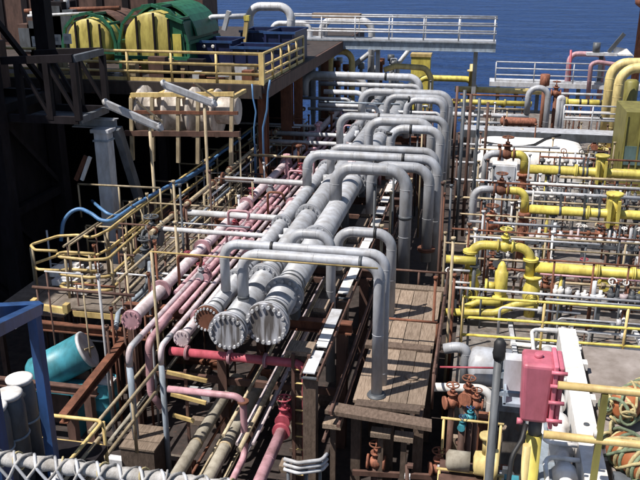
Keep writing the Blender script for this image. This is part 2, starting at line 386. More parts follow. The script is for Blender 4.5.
# unseen block added beyond the left edge so its shade fills the left side
t = thing('shade_block', 'tall dark unseen block added beyond the left edge to cast shade', 'shade block', (-17,14,0))
MB().box((-21,6.5,0),(-16.6,24.6,16.5)).obj('wall', darksteel, t)  # body of the added shade block
for k in range(9): MB().box((-16.59,8.7+k*1.75,.2),(-16.5,8.85+k*1.75,14.8)).obj('shade_block_rib', darksteel, t)
for z in (5.2,10.2): MB().box((-16.6,8.5,z),(-15.4,24.5,z+.25)).obj('shade_block_ledge', darksteel, t)
# boom of box truss reaching from the tower
t = thing('truss_boom', 'dark blue box truss jutting right from the steel tower', 'truss', (-12.8,20,6))
za, zb_ = 5.75, 7.3; xr = -10.75
for y in (19.9,21.6):
    for z in (za, zb_): MB().beam((-12.85,y,z),(xr,y,z+(.12 if z == zb_ else 0)),.14,.2).obj('chord', darksteel, t)
    for x in (-12.4,-11.55,xr): MB().beam((x,y,za),(x,y,zb_),.16,.16).obj('upright', darksteel, t)
    for x in (-12.4,-11.55): MB().beam((x,y,zb_),(x+.8,y,za+.1),.09,.09).obj('diagonal', darksteel, t)
for z in (za, zb_+.1): MB().beam((xr,19.9,z),(xr,21.6,z),.14,.18).obj('end_bar', dgrey, t)
MB().box((-12.8,19.95,5.62),(-10.8,21.55,5.66)).obj('floor_plate', dgrey, t)
# grey gantry post
G = PY(103,130,21.0)
t = thing('gantry_post', 'light grey steel post with flat cap and dark sloping stay', 'post', (G.x,21,0))
MB().box((G.x-.2,20.8,0),(G.x+.2,21.2,G.z-.05)).obj('column', lgrey, t)
MB().cbox((G.x,21,G.z),(.56,.5,.1)).obj('cap_plate', lgrey, t)
MB().cbox((G.x,21,G.z-.28),(.47,.47,.05)).obj('collar', grey2, t)
MB().ibeam((G.x-1.1,21.4,G.z+.12),(G.x+.25,21.4,G.z+.12),.3,.26).obj('cross_beam', grey, t)
MB().beam((G.x+.3,21.3,G.z),(G.x+.85,22.6,0.1),.2,.3).obj('stay', dgrey, t)
mono(MB().beam(PY(90,157,20.6),PY(82,180,20.6),.07,.1), 'short_bar', white, 'short white bar leaning beside the grey gantry post', 'bar')
mono(MB().beam(PY(86,156,20.7),PY(76,180,20.7),.07,.12), 'short_bar', rusty, 'short brown bar leaning beside the white bar', 'bar')
rail('thin rail crossing in front of the grey gantry post', [PY(78,184,20.3)-V(0,0,1.0),PY(160,188,20.3)-V(0,0,1.0)], 1.0, dcream, 1.3, (1.,), .03)

# ================================================================== mezzanine railing and machines
rail('long cream railing along the front edge of the mezzanine', [V(-21.5,25.5,6),V(-16.5,25.5,6),V(-7.1,25.5,6)], .98, cream, 1.55, (1.,.62,.32), .048, True)
rail('cream railing along the right side of the mezzanine', [V(-7.1,25.62,6),V(-7.1,31.6,6)], .98, cream, 1.1, (1.,.6,.3), .05, True)
mono(MB().cbox((-7.12,25.5,6.5),(.17,.17,1.04)), 'corner_post', cream, 'thick cream corner post of the mezzanine railing', 'post')
mono(MB().cbox((-15.0,25.46,6.5),(.17,.17,1.04)), 'gate_post', cream, 'thick cream post where the front railing meets the truss', 'post')
def drum_machine(name, label, px, Y, r, L_, roof):
    c = PY(px[0], px[1], Y); zc = 6+r*.85; t = thing(name, label, 'machine', (c.x,Y,6))
    x = c.x
    MB().lathe((x,Y-.02,zc),(0,1,0),[(0,.02),(0,r*.5),(.05,r*.92),(.12,r),(L_-.1,r),(L_,r*.9)],28).obj('drum', drumy, t)
    for k in (-.5,.1,.6): MB().box((x+k*r-.035,Y-.08,6.1),(x+k*r+.035,Y-.02,zc+r*math.sqrt(1-k*k)*.97)).obj('rib', darksteel, t)
    for k in (.3,.75): MB().torus((x,Y+L_*k,zc),(0,1,0),r*1.02,.05,28,6).obj('hoop', green, t)
    n_=14; vs=[]; fs=[]                                  # rounded hood over the drum
    for yy,rr in ((Y+1.1,r*1.16),(Y+L_+.1,r*1.16),(Y+L_+.1,r*1.22),(Y+1.1,r*1.22)):
        for i in range(n_+1): th=R_(8+164*i/n_); vs.append((x+rr*math.cos(th),yy,zc+rr*math.sin(th)))
    m_=n_+1
    for q in range(4):
        for i in range(n_): fs.append((q*m_+i,((q+1)%4)*m_+i,((q+1)%4)*m_+i+1,q*m_+i+1))
    MB().add(vs,fs,False).obj('hood', roof, t)
    P=[V(x+r*1.2*math.cos(R_(q)),Y+.1,zc+r*1.2*math.sin(R_(q))) for q in range(0,181,30)]
    for i in range(6): MB().beam(P[i],P[i+1],.1,.12,up=(0,1,0)).obj('arch_bar', green, t)
    for q in (40,75,105,140): MB().beam((x+r*1.2*math.cos(R_(q)),Y+.1,zc+r*1.2*math.sin(R_(q))),(x+r*1.2*math.cos(R_(q)),Y+1.1,zc+r*1.2*math.sin(R_(q))),.09,.09).obj('purlin', green, t)
    for s in (-1,1):
        for yy in (Y+.1,Y+L_): MB().beam((x+s*r*1.2,yy,6),(x+s*r*1.2,yy,zc),.12,.14).obj('frame_post', green, t)
        MB().beam((x+s*r*1.2,Y+.1,zc+.02),(x+s*r*1.2,Y+L_,zc+.02),.1,.1).obj('side_bar', green, t)
    MB().beam((x-r*1.3,Y-.15,6.45),(x+r*1.3,Y-.15,6.45),.1,.12).obj('cross_bar', green, t)
    return t
drum_machine('drum_machine', 'yellow drum with dark ribs in a brown and green arched frame by the white notices', (88,40), 29.5, .92, 3.2, brown)
drum_machine('drum_machine', 'large yellow drum under a rounded green hood left of the navy bins', (152,35), 28.2, 1.12, 3.6, green)
# green casing right of the second drum
t = thing('green_casing', 'green sloped machine casing with yellow side panel beside navy bins', 'casing', (-10.6,29,6))
p = PY(184,45,29)
MB().add([(p.x-.25,28.2,6),(p.x+.42,28.2,6),(p.x+.42,31.5,6),(p.x-.25,31.5,6),(p.x-.25,28.2,7.9),(p.x+.22,28.2,7.7),(p.x+.22,31.5,7.7),(p.x-.25,31.5,7.9)],
         [(3,2,1,0),(4,5,6,7),(0,1,5,4),(1,2,6,5),(2,3,7,6),(3,0,4,7)]).obj('shell', green, t)
MB().beam((p.x-.3,28.15,7.95),(p.x+.32,28.15,7.72),.12,.12).obj('trim', green, t)
MB().box((p.x-.1,28.15,6.15),(p.x+.22,28.195,7.3)).obj('panel', yellow, t)
for k in range(4):
    q = PY(36+k*10.5, 41.5-k*.9, 27.6)
    t = thing('notice_sign', ORD[k]+' small white notice from left in the row behind the mezzanine railing', 'sign', (q.x,27.6,6), 'row of white notices')
    MB().cbox((q.x,27.6,q.z),(.30,.05,.36)).obj('board', white, t); MB().cbox((q.x,27.65,6+(q.z-6)/2),(.06,.05,q.z-6)).obj('stand', dgrey, t)
    MB().cbox((q.x-.02,27.571,q.z+.02),(.16,.006,.14)).obj('print', lgrey, t)
for i,(px,py,w_,h_,m) in enumerate([(40,22,1.2,1.6,brown),(52,12,.9,2.2,darksteel),(62,18,1.0,1.9,dgrey),(28,30,1.,1.3,brown)]):
    q = PY(px,py,31); t = thing('machine_cabinet', 'dark machine cabinet behind the white panels', 'cabinet', (q.x,31,6), 'dark cabinets behind the white panels')
    MB().box((q.x-w_/2,31,6),(q.x+w_/2,32.2,6+h_)).obj('case', m, t); MB().box((q.x-w_/2+.08,30.96,6.2),(q.x+w_/2-.08,31.0,6+h_-.15)).obj('door', dgrey, t)
    MB().cyl((q.x,31.5,6+h_),(q.x,31.5,6+h_+.5),.12).obj('vent', lgrey, t)
t=thing('machine_house','dark brown machinery house behind the yellow drums','house',(-17,35,6))
MB().box((-27,35,6.0),(-12.4,37,10.6)).obj('wall',brown,t); MB().box((-27.1,34.9,10.602),(-12.3,37.1,10.75)).obj('roof',darksteel,t)
for k in range(11): MB().box((-26.2+k*1.25,34.94,6.3),(-25.9+k*1.25,35,9.6)).obj('panel_rib',darksteel,t)
pipe('pale conduit running over the dark cabinets at top left', [PY(28,16,30.5),PY(90,13,30.5)], .06, lgrey)
pipe('brown pipe over the first yellow drum', [PY(25,11,31.5),PY(120,8,31.5)], .09, rusty)
# navy open bins
def bin_(label, x0, x1, y0, y1, z1, m=navy):
    t = thing('open_bin', label, 'bin', ((x0+x1)/2,(y0+y1)/2,6)); w_ = .06
    MB().box((x0,y0,6.01),(x1,y0+w_,z1)).obj('front_wall', m, t); MB().box((x0,y1-w_,6.01),(x1,y1,z1)).obj('back_wall', m, t)
    MB().box((x0,y0+w_,6.01),(x0+w_,y1-w_,z1)).obj('side_wall', m, t); MB().box((x1-w_,y0+w_,6.01),(x1,y1-w_,z1)).obj('side_wall', m, t)
    MB().box((x0+w_,y0+w_,6.012),(x1-w_,y1-w_,6.08)).obj('floor', dgrey, t)
    for y in (y0-.03,y1+.03): MB().beam((x0-.05,y,z1-.02),(x1+.05,y,z1-.02),.06,.09).obj('rim', blue, t)
    n = max(2,int((x1-x0)/.5))
    for k in range(n+1): x = x0+.04+(x1-x0-.08)*k/n; MB().box((x-.03,y0-.05,6.02),(x+.03,y0-.002,z1-.08)).obj('rib', m, t)
    return t
for k in range(26):
    x=random.uniform(-16,-7.6); y=random.uniform(25.8,27.6); h=random.uniform(.15,.7); m_=random.choice((brown,dgrey,rusty,lgrey,dcream,darksteel))
    o=mono(MB().box((x-h*.4,y-.15,6.002),(x+h*.5,y+.2,6+h)).cyl((x,y,6+h*.5),(x+random.uniform(.4,1.2),y,6+h*.5),.03,8),'deck_gear',m_,'s','gear','gear behind the mezzanine railing'); bucket(o,'small '+cn(m_)+' piece of gear','behind the mezzanine front railing')
a=PY(192,45,30.0); b_=PY(236,45,30.0); c=PY(266,45,29.6); d=PY(262,40,31); e=PY(296,40,31)
bin_('navy steel bin with pale bolts just right of the green casing', a.x,b_.x,29.4,31,6.95)
bin_('low dark navy bin between the two taller navy bins', b_.x+.12,c.x+.9,29.0,30.4,6.8)
bin_('navy bin farthest right at the mezzanine corner', d.x+.2,e.x,30.7,33.0,7.2)
bin_('navy bin at the back behind the low dark bin', b_.x-.3,d.x,31.6,33.4,7.15)
for px in (204,213): q=PY(px,46.5,29.37); mono(MB().lathe((q.x,29.33,q.z),(0,1,0),[(0,.05),(.03,.07),(.05,.07)],10),'bin_latch',white,'round pale latch on the front of the navy bin','latch','latches on the navy bin')
t = thing('lifting_arm','cream post with grey diagonal arm above the navy bins','davit',PY(246,35,31.3))
MB().beam(PY(243,38,31.3)-V(0,0,.5),PY(247,19,31.3),.16,.16).obj('post',cream,t); MB().beam(PY(224,30,31.3),PY(229,11,31.3),.16,.2).obj('arm',lgrey,t)
MB().tube([PY(203,33,31.3)-V(0,0,.6),PY(203,24,31.3),PY(212,17,31.3),PY(246,16,31.3)],.1,.2).obj('jib',lgrey,t); MB().cbox(PY(247,18,31.3),(.22,.2,.2)).obj('head',yellow,t)
loopY('large white pipe arch standing alone against the sea, top centre', 37.5, 249, 22, 6, 291, 7, 34, 4.2, lgrey, zb2=6.0, zb=6.0)
loopY('smaller white pipe arch right of the tall white arch', 40.5, 272, 34, 23, 310, 24, 36, 2.6, lgrey, zb=5.0, zb2=3)

# ================================================================== winch machinery under the mezzanine front
t = thing('winch','white winch drum in a beige pipe frame below the mezzanine','winch',PY(180,135,23.5))
Yw=23.4
c=PY(165,112,Yw); MB().lathe((c.x-1.1,Yw+.75,c.z-.12),(1,0,0),[(h_,r_*1.3) for h_,r_ in [(0,.4),(.05,.62),(.16,.62),(.2,.46),(.9,.46),(.95,.6),(1.03,.6),(1.1,.48),(1.7,.48),(1.75,.62),(1.85,.62),(1.9,.46),(2.5,.46),(2.55,.6),(2.62,.58),(2.65,.3)]],20).obj('drum',stained,t)
MB().cyl((c.x+1.4,Yw+.6,c.z),(c.x+2.2,Yw+.6,c.z),.42,14).obj('motor',stained,t)
for px in (131,152,178,198,232):
    q=PY(px,96,Yw); MB().beam((q.x-.12,Yw,c.z-1.6),(q.x,Yw,q.z-.05),.11,.11).obj('frame_post',dcream,t); MB().beam((q.x,Yw,q.z-.05),(q.x+.05,Yw+1.2,q.z-.02),.11,.11).obj('frame_bar',cream,t)
a=PY(131,95,Yw);b_=PY(234,94,Yw); MB().beam(a,b_,.1,.13).obj('frame_rail',cream,t)
a=PY(131,112,Yw-.02);b_=PY(238,113,Yw-.02); MB().beam(a,b_,.1,.1).obj('frame_rail',rusty,t)
a=PY(125,133,Yw);b_=PY(240,134,Yw); MB().beam(a,b_,.14,.16).obj('frame_rail',brown,t)
MB().box((a.x,Yw-.3,1.9),(b_.x,Yw+1.8,2.0)).obj('base_plate',brown,t)
for xx in (a.x+.3,b_.x-.3): MB().beam((xx,Yw+.5,0),(xx,Yw+.5,1.9),.2,.2).obj('foot',brown,t)
for i,(p0,p1,Y) in enumerate([((106,103),(160,127),21.2),((164,84),(214,103),22.4)]):
    a=PY(*p0,Y); b_=PY(*p1,Y+.3); lab=['pale tubular lamp tilted above the grey gantry post','pale tubular lamp tilted in front of the winch'][i]
    t=thing('tube_lamp',lab,'lamp',V(b_.x,b_.y,0)); MB().beam(a,b_,.20,.15).obj('housing',lgrey,t); MB().beam(a-V(0,0,.105),b_-V(0,0,.1),.13,.06).obj('tube',white,t)
    for q in (a,b_): MB().cyl(q-V(.04,0,.02),q+V(.04,0,.02),.13).obj('end_cap',lgrey,t)
    MB().beam(a+V(.9,.1,.05),b_+V(.05,.1,.12),.05,.05).obj('bracket',dcream,t); m_=a+(b_-a)*.8
    MB().cyl(V(m_.x,m_.y+.02,0),m_-V(0,0,.12),.05,8).obj('pole',dcream,t)
# ================================================================== long walkway left of the pink pipes and its cage
t=thing('catwalk','long brown plated catwalk left of the pink pipes','walkway',(-8.5,15.7,2.1))
for k in range(11):
    y0=15.7+k*1.65
    for j in range(2): MB().box((-9.15+j*.76,y0,2.13),(-9.15+j*.76+.75,y0+1.63,2.18+random.uniform(-.006,.006))).obj('floor_panel',plate,t)
for x in (-9.1,-7.7): MB().ibeam((x,15.68,2.03),(x,33.9,2.03),.12,.2).obj('stringer',brown,t)
for y in (16,20,24,28,32):
    for x in (-9.1,-7.7): MB().beam((x,y,0),(x,y,1.93),.14,.14).obj('leg',brown,t)
for k in range(4): MB().beam((-9.12,15.66-.01*k,2.05+.0*k),(-7.6,15.66-.01*k,2.05),.02,.14).obj('nosing',cream,t) if k==0 else None
rail('long cream handrail carrying the blue hose along the catwalk',[V(-9.25,18.0,2.18),V(-9.25,33.5,2.18)],1.12,cream,2.2,(1.,.55),.04,pm=dcream)
rail('inner handrail on the right side of the brown catwalk',[V(-7.75,21.2,2.18),V(-7.75,33.5,2.18)],1.25,dcream,2.4,(1.,.5),.04)
# curled cage at the near end
def polyrail(label, pix, z, m, r, zf, n=10, lev=(0,)):
    P=[PZ(x,y,z) for x,y in pix]; t=thing('cage_rail',label,'railing',V(P[0].x,P[0].y,zf))
    for l in lev: MB().tube([q-V(0,0,l) for q in P],r,.18,n).obj('rail_tube',m,t)
    Lg=[(P[i+1]-P[i]).length for i in range(len(P)-1)]; s=.15
    while s<sum(Lg):
        q,_=along(P,s); MB().cyl(V(q.x,q.y,zf),q,r*.9,8).obj('post',dcream,t); s+=1.25
    return t
polyrail('outer cream cage rail curling round the near end of the catwalk',[(160,190),(108,230),(92,238),(78,235),(58,236),(30,245),(35,250),(57,251)],3.35,cream,.035,2.15,lev=(0,.5))
polyrail('inner cream cage rail with rounded corner around the brown floor',[(150,222),(118,250),(108,259),(88,260),(60,257),(56,254),(66,252),(95,254)],3.2,cream,.04,2.15,lev=(0,.45,.8))
t=thing('cage_floor','grey-brown floor plate inside the cream cage','platform',(-9.9,16,2.0))
for k in range(3): MB().box((-10.95+.6*k,15.3,2.1),(-10.95+.6*k+.58,18.6,2.15)).obj('floor_panel',plate,t)
for x in (-10.9,-9.3):
    for y in (15.4,18.5): MB().beam((x,y,0),(x,y,2.1),.12,.12).obj('leg',brown,t)
for i,(px,py,w_,h_) in enumerate([(72,272,.55,.18),(66,284,.6,.14),(80,292,.5,.14),(95,270,.35,.1),(58,275,.3,.2),(75,280,.35,.12)]):
    q=PZ(px,py,2.2+.0*i); mono(MB().cbox(q+V(0,0,h_/2),(w_,.3,h_)).cbox(q+V(.05,.02,h_+.03),(w_*.5,.2,.06)),'white_carton',white if i%2==0 else lgrey,'pale carton lying on the floor of the cream cage','carton','cartons in the cage')
a=PZ(35,306,2.35); b_=PZ(67,311,2.35)
t=thing('yellow_bar','bright yellow bar with raised ends at the near cage edge','bar',a-V(0,0,.2)); MB().beam(a,b_,.09,.14).obj('bar',yellow if False else cream,t)
for q in (a,b_): MB().cbox(q+V(0,0,.08),(.12,.16,.2)).obj('bar_end',cream,t)
pipe('blue hose looping over the void and along the cream handrail',[PY(60,232,18.2)-V(0,0,.25),PY(63,222,18.3),PY(70,212,18.4),PY(80,208,18.5),PY(92,214,18.5),PZ(101,221,3.42),PZ(112,221,3.42),PZ(132,207,3.4),PZ(150,196,3.42),PZ(172,184,3.4),PZ(186,178,3.38),PZ(205,166,3.42),PZ(222,152,3.4),PZ(234,144,3.4),PZ(250,131,3.4)],.052,hose_blue,name='hose',cat='hose',fil=.5,n=10)
pipe('short blue hose looped beside the grey gantry post',[PZ(92,201,3.3),PZ(100,208,3.5),PZ(112,217,3.35),PZ(124,214,3.28),PZ(140,202,3.28),PZ(163,190,3.28),PZ(180,184,3.25),PZ(214,163,3.25)],.045,hose_blue,name='hose',cat='hose',fil=.5,n=10)
pipe('blue hose hanging down from the mezzanine corner',[PY(270,80,25.2),PY(268,92,25.2),PY(267,110,25.2),PY(263,128,25.2),V(PY(263,128,25.2).x,25.2,2.3)],.035,hose_blue,name='hose',cat='hose',fil=.4,n=10)
pipe('second blue hose hanging left of the mezzanine corner hose',[PY(252,84,25.15),PY(253,98,25.15),PY(256,112,25.15),PY(254,128,25.15),V(PY(254,128,25.15).x,25.15,2.3)],.028,hose_blue,name='hose',cat='hose',fil=.4,n=10)
# flanged beige pipes that link the rusty cross-pipe ends
for i,(pa,pb) in enumerate([((150,233),(176,213)),((184,205),(216,181)),((226,171),(262,138)),((270,132),(300,108))]):
    a=PZ(*pa,3.75); b_=PZ(*pb,3.75); a.x=b_.x=-7.55
    pipe(['beige pipe from the nearest rusty elbow flange running forward','beige pipe between the first and second rusty flanges','beige pipe between the second and third rusty flanges','farthest beige pipe running to the rust column'][i],[a,b_],.06,dcream,fl=(.2,-.2),flm=rusty,n=10)
for k in range(4):
    a=PZ(118+k*7,268+k*1.5,2.45); b_=V(a.x,a.y+6+k*2.5,2.45); pipe('thin cream floor pipe lying along the right edge of the catwalk',[a,b_],.03,dcream,group='floor pipes on the catwalk',n=8)

# ================================================================== PIPE RACK
HZ=3.7
def header(label,X,r,Y0,cap,fls,m=grey,F=None):
    t=thing('header_pipe',label,'pipe',(X,Y0,HZ-r))
    MB().tube([V(X,Y0,HZ),V(X,41,HZ)],r,n=28).obj('pipe_run',m,t)
    flange(t,(X,Y0-.0,HZ),(0,1,0),F,.07,m,0)
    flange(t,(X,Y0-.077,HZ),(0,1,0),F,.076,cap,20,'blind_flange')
    for y in fls:
        for k in (-1,1): flange(t,(X,y+k*.045,HZ),(0,1,0),F*.97,.06,m,14)
    for y in [Y0+.35+.0*i for i in range(1)]+[fls[0]+.45,fls[0]+.62]: MB().cyl((X,y-.03,HZ),(X,y+.03,HZ),r*1.03,28).obj('clamp_band',dgrey,t)
    for y in (14.6,17.6,20.6,23.6,26.6,29.6,32.6,35.6,38.6): MB().box((X-r*.6,y-.12,2.955),(X+r*.6,y+.12,HZ-r*.78)).obj('saddle',dgrey,t)
    return t
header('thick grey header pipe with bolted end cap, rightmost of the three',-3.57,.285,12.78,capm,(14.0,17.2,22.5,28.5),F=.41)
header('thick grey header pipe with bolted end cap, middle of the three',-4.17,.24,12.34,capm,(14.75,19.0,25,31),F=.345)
header('grey header pipe with brown end flange, leftmost of the three',-4.70,.165,12.78,rusty,(14.6,18.3,24,30),F=.25)
# bents of the rack
for i,y in enumerate((14.6,17.6,20.6,23.6,26.6,29.6,32.6,35.6,38.6)):
    t=thing('rack_bent',ORD[i]+' brown rack frame under the grey headers, counting from their end caps','frame',(-5,y,0),'pipe rack frames')
    MB().ibeam((-7.25,y,2.83),(-2.3,y,2.83),.2,.24).obj('cross_beam',brown if i%2 else rusty,t)
    for x in (-7.1,-5.1,-2.5): MB().ibeam((x,y,0),(x,y,2.71),.2,.2,up=(0,1,0)).obj('column',brown,t)
    MB().beam((-7.1,y+.02,1.3),(-2.5,y+.02,1.3),.1,.14).obj('tie',brown,t)
# pink service pipes, left of the headers
def lpipe(label,X,Y0,r,m,z=None,Y1=40,fl=(),cap=None,n=12,flm=None):
    z=2.955+r if z is None else z; P=[V(X,Y0,z),V(X,Y1,z)]
    o=pipe(label,P,r,m,fl=fl or (3,),n=n,flm=flm)
    if cap: flange(o,(X,Y0-.05,z),(0,1,0),r*1.5,.1,cap,10)
    return o
lpipe('thick pale pink pipe with flanged pink end, leftmost on the rack',-6.63,13.62,.135,palepink,fl=(1.5,4.2,8.0,13),cap=pink,flm=pink)
lpipe('pale pink pipe with flanged end just left of the headers',-5.36,13.1,.105,palepink,fl=(.9,4.5,9.,14),cap=palepink,flm=pink)
lpipe('bright pink pipe left of centre on the rack',-6.05,13.55,.075,pink,fl=(2.6,6.4,11))
lpipe('slim pink pipe beside the bright pink pipe',-5.86,14.3,.055,pink,fl=(3.2,7.4))
lpipe('slim pale pipe between the pink pipes',-5.2,15.0,.05,palepink,fl=(3.0,8.4))
lpipe('slim rosy pipe nearest the thick pale pink pipe',-6.33,15.2,.055,pink,fl=(2.0,6,9.5))
# two pale pipes which turn down at the front
for lab,X,Y,zt,zb,r,Y1 in (('pale pipe that turns down blue-grey at the front left of the rack',-6.2,12.45,3.03,.9,.062,24),('pale lilac pipe that turns down right of the first downturned pipe',-5.66,12.68,3.01,0.,.055,26)):
    t=thing('downturned_pipe',lab,'pipe',V(X,Y,zb)); MB().tube([V(X,Y1,zt),V(X,Y,zt),V(X,Y,zt-.35)],r,n=12).obj('pipe_run',palepink,t); MB().tube([V(X,Y,zt-.35),V(X,Y,zb)],r*1.04,n=12).obj('down_leg',grey2,t)
    MB().tube([V(X,Y+.55,zt),V(X,Y+.03,zt),V(X,Y+.0,zt-.3)],r*1.05,n=12).obj('elbow_sleeve',lgrey,t)
    for s in (4,9): flange(t,(X,Y+s,zt),(0,1,0),r*1.65,.05,pink,8)
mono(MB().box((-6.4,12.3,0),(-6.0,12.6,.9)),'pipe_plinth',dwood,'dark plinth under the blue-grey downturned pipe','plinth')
pipe('pink pipe dropping from the rack beside the two downturned pipes',[V(-6.0,14.0,3.03),V(-6.0,12.9,2.98),V(-6.0,12.85,1.9),V(-5.8,12.85,1.6)],.075,pink)
for i in range(14):
    y=14.6+random.random()*14; x=random.choice((-6.63,-6.33,-6.05,-5.86,-5.36,-5.2))+random.uniform(-.05,.05)
    bucket(valve(random.choice(('pink','pink','red','grey')),(x,y,3.12),.16+random.random()*.07,1.57,'v','valves on the pink pipes'),'small handwheel valve','on the pink rack pipes','y')
for i in range(9):
    y=15.5+i*1.9+random.uniform(-.4,.4); x=random.uniform(-6.5,-5.2)
    o=pipe('v',[V(x,y,3.0),V(x,y,3.75),V(x+random.uniform(.25,.6),y,3.75),V(x+.5,y+.02,3.5)],.035,pink if i%3 else rusty,group='vents on the pink pipes',n=8); bucket(o,'short '+('pink' if i%3 else 'rusty')+' vent pipe','above the pink rack pipes','y')
# red fire main and pink branch
a=PY(170,351,12.95);b_=PY(274,361,12.95); z=(a.z+b_.z)/2
pipe('red pipe crossing below the header end caps',[V(a.x,12.95,z),V(-2.9,12.95,z),V(-2.9,12.95,.6)],.085,red,fl=(.35,1.2,1.9),flm=pink)
a=PY(168,388,12.3);b_=PY(243,398,12.3); z=(a.z+b_.z)/2; zb=PY(248,455,12.3).z
pipe('pink pipe stepping down with a flange at its elbow, lower centre',[V(a.x,12.3,z),V(b_.x,12.3,z),V(b_.x,12.3,zb),V(b_.x,9.8,zb)],.065,pink,fl=(1.55,2.35),flm=rusty)
for X,Y,n_ in ((-5.05,13.5,'left'),(-4.45,13.3,'right')):
    pipe('thick beige lagged pipe low in the foreground, '+n_+' of the pair',[V(X,8.6,1.0),V(X,15.5,1.0),V(X,15.5,.3)],.125,beige,fl=(),bands=(2.4,4.05),bandm=dcream)
for X in (-5.05,-4.45):
    for y in (9.6,12.0,14.5): mono(MB().box((X-.1,y-.1,0),(X+.1,y+.1,.885)),'pipe_stool',brown,'short brown stool under the beige lagged pipes','support','stools under the lagged pipes')
pipe('bright pink pipe running toward the camera at bottom centre',[V(-3.28,9.2,1.6),V(-3.28,12.6,1.6)],.105,pink,fl=(3.3,),flm=red)
valve('red',(-3.28,12.75,1.75),.32,1.57,'dark red valve at the end of the bright pink pipe')
mono(MB().beam((-3.28,10.5,0),(-3.28,10.5,1.5),.12,.12),'pipe_stool',brown,'short brown stool under the bright pink pipe','support')
# brown box column under the right header end
t=thing('box_column','brown-grey box column below the rightmost header end','column',(-3.05,13.0,0))
MB().box((-3.22,13.05,0),(-2.92,13.35,2.95)).obj('shaft',dwood,t); MB().box((-3.3,12.98,2.955),(-2.8,13.42,3.05)).obj('head_plate',wood,t)
for z in (.8,1.7,2.5): MB().box((-3.26,13.02,z),(-2.88,13.046,z+.08)).obj('batten',dwood,t)
t=thing('rung_ladder','pale ladder with yellow rungs right of the rightmost header end','ladder',(-2.98,12.7,0.8))
for x in (-3.13,-2.83): MB().box((x-.03,12.86,0.0),(x+.03,12.92,3.05)).obj('stile',brown,t)
for k in range(9): MB().cyl((-3.13,12.89,.4+.29*k),(-2.83,12.89,.4+.29*k),.018,8).obj('rung',cream,t)
# brown timber blocks then white cable tray along the rack
t=thing('cable_tray','white stepped cable tray running along the rack right of the headers','cable tray',(-2.7,12.2,2.9))
y0=12.35
while y0<27:
    l_=random.uniform(.25,.95); dz=random.uniform(0,.05); dx=random.uniform(-.03,.03)
    MB().box((-2.81+dx,y0,2.96+dz),(-2.59+dx,y0+l_,2.985+dz)).obj('cover_plate',random.choice((white,white,lgrey)),t); y0+=l_+random.choice((.06,.15,.5,.8))
for x in (-2.86,-2.55): MB().box((x-.015,12.3,2.86),(x+.015,27.5,2.955)).obj('side_rail',brown,t)
for k in range(13): MB().box((-2.845,12.3+k*1.2,2.875),(-2.565,12.36+k*1.2,2.9)).obj('rung',dgrey,t)
for y in (12.5,15.9): MB().beam((-2.72,y,0),(-2.72,y,2.86),.24,.24).obj('post',dwood,t)
for k in range(9):
    y=14.95+k*1.1; o=mono(MB().box((-3.19,y,2.955),(-2.92,y+.5+.2*(k%2),3.05)),'timber_block',wood,'pale timber block lying between the header and the white cable tray','block','timber blocks by the cable tray'); bucket(o,'pale timber block','beside the white cable tray','y')
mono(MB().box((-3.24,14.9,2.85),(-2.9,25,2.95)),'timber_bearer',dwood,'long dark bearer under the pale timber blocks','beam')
lgrp='thin brown drain lines under the white tray'
for k,(x,z) in enumerate(((-2.3,2.3),(-2.15,2.05),(-2.42,1.7))): pipe('thin brown drain line low between tray and timber walkway',[V(x,12.2,z),V(x,24,z)],.035,brown,group=lgrp,n=8)

# ================================================================== GREY LOOPS
loopY('nearest grey loop, outer of the two nested pipes over the header ends',13.6,224,290,246,386,252,330,5.0,grey,bands=(1.9,),zb2=1.4,zb=3.9)
loopY('nearest grey loop, inner of the two nested pipes over the header ends',13.15,242,296,255,380,262,398,5.8,grey,bands=(.1,3.15),bandm=dgrey,zb=3.9,zb2=2.24)
loopY('short grey hoop bending down behind the front loops',15.6,291,245,231,331,237,330,5.0,grey,zb=3.9,zb2=1.0)
loopY('narrow grey hoop with black clamp, tall leg beside the timber walkway',16.6,338,250,229,392,236,350,5.2,grey,bands=(1.75,),zb=3.3,zb2=2.2)
loopY('big grey hoop in the centre with a long straight leg to the walkway',19.8,336,200,167,407,171,286,6.3,grey,bands=(3.95,),bandm=dgrey,zb=3.95,zb2=1.5)
loopY('grey loop behind the big central hoop, long level top',21.4,307,185,155,438,159,200,4.8,grey,bands=(3.6,),zb=3.85,zb2=1.5)
loopY('grey loop nested just behind the long level loop',22.6,331,170,148,436,151,190,4.0,grey,zb=3.9,zb2=1.5)
loopY('grey elbow leg with rusty foot flange right of the central hoop',20.9,372,185,165,430,169,214,5.4,grey,fl=(-.35,),flm=rusty,zb=3.3,zb2=2.0,bands=(1.4,))
loopY('grey arch with two black clamps right of centre',24.2,391,148,128,441,131,165,4.5,grey,bands=(1.45,2.2),zb=3.4,zb2=1.5)
loopY('wide grey arch left of the twin-clamped arch',25.4,369,146,121,432,123,150,4.6,grey,zb=3.0,zb2=1.5)
loopY('long grey loop with right elbow above the twin-clamped arch',26.6,340,138,116,446,119,160,3.7,grey,bands=(2.3,),zb=3.9,zb2=1.5)
loopY('grey loop top right of the stack, elbow facing the manifolds',31.6,362,112,92,450,94,140,3.8,grey,zb=3.9,zb2=1.5)
loopY('grey loop nested inside the top right loop',30.6,387,112,97,446,98,140,3.3,grey,zb=3.9,zb2=1.5)
loopY('small grey loop with a dark collar near the top right loop',29.8,407,114,100,444,101,140,3.4,grey,bands=(1.5,),zb=3.5,zb2=1.5)
loopY('long pale level pipe with elbow at the far top of the stack',35.5,305,90,75,420,77,96,3.6,lgrey,bands=(4.6,),zb=4.0,zb2=1.5)
loopY('short pale elbow pipe under the far top pipe',36.2,300,92,77,365,78,100,3.4,lgrey,zb=4.0,zb2=3)
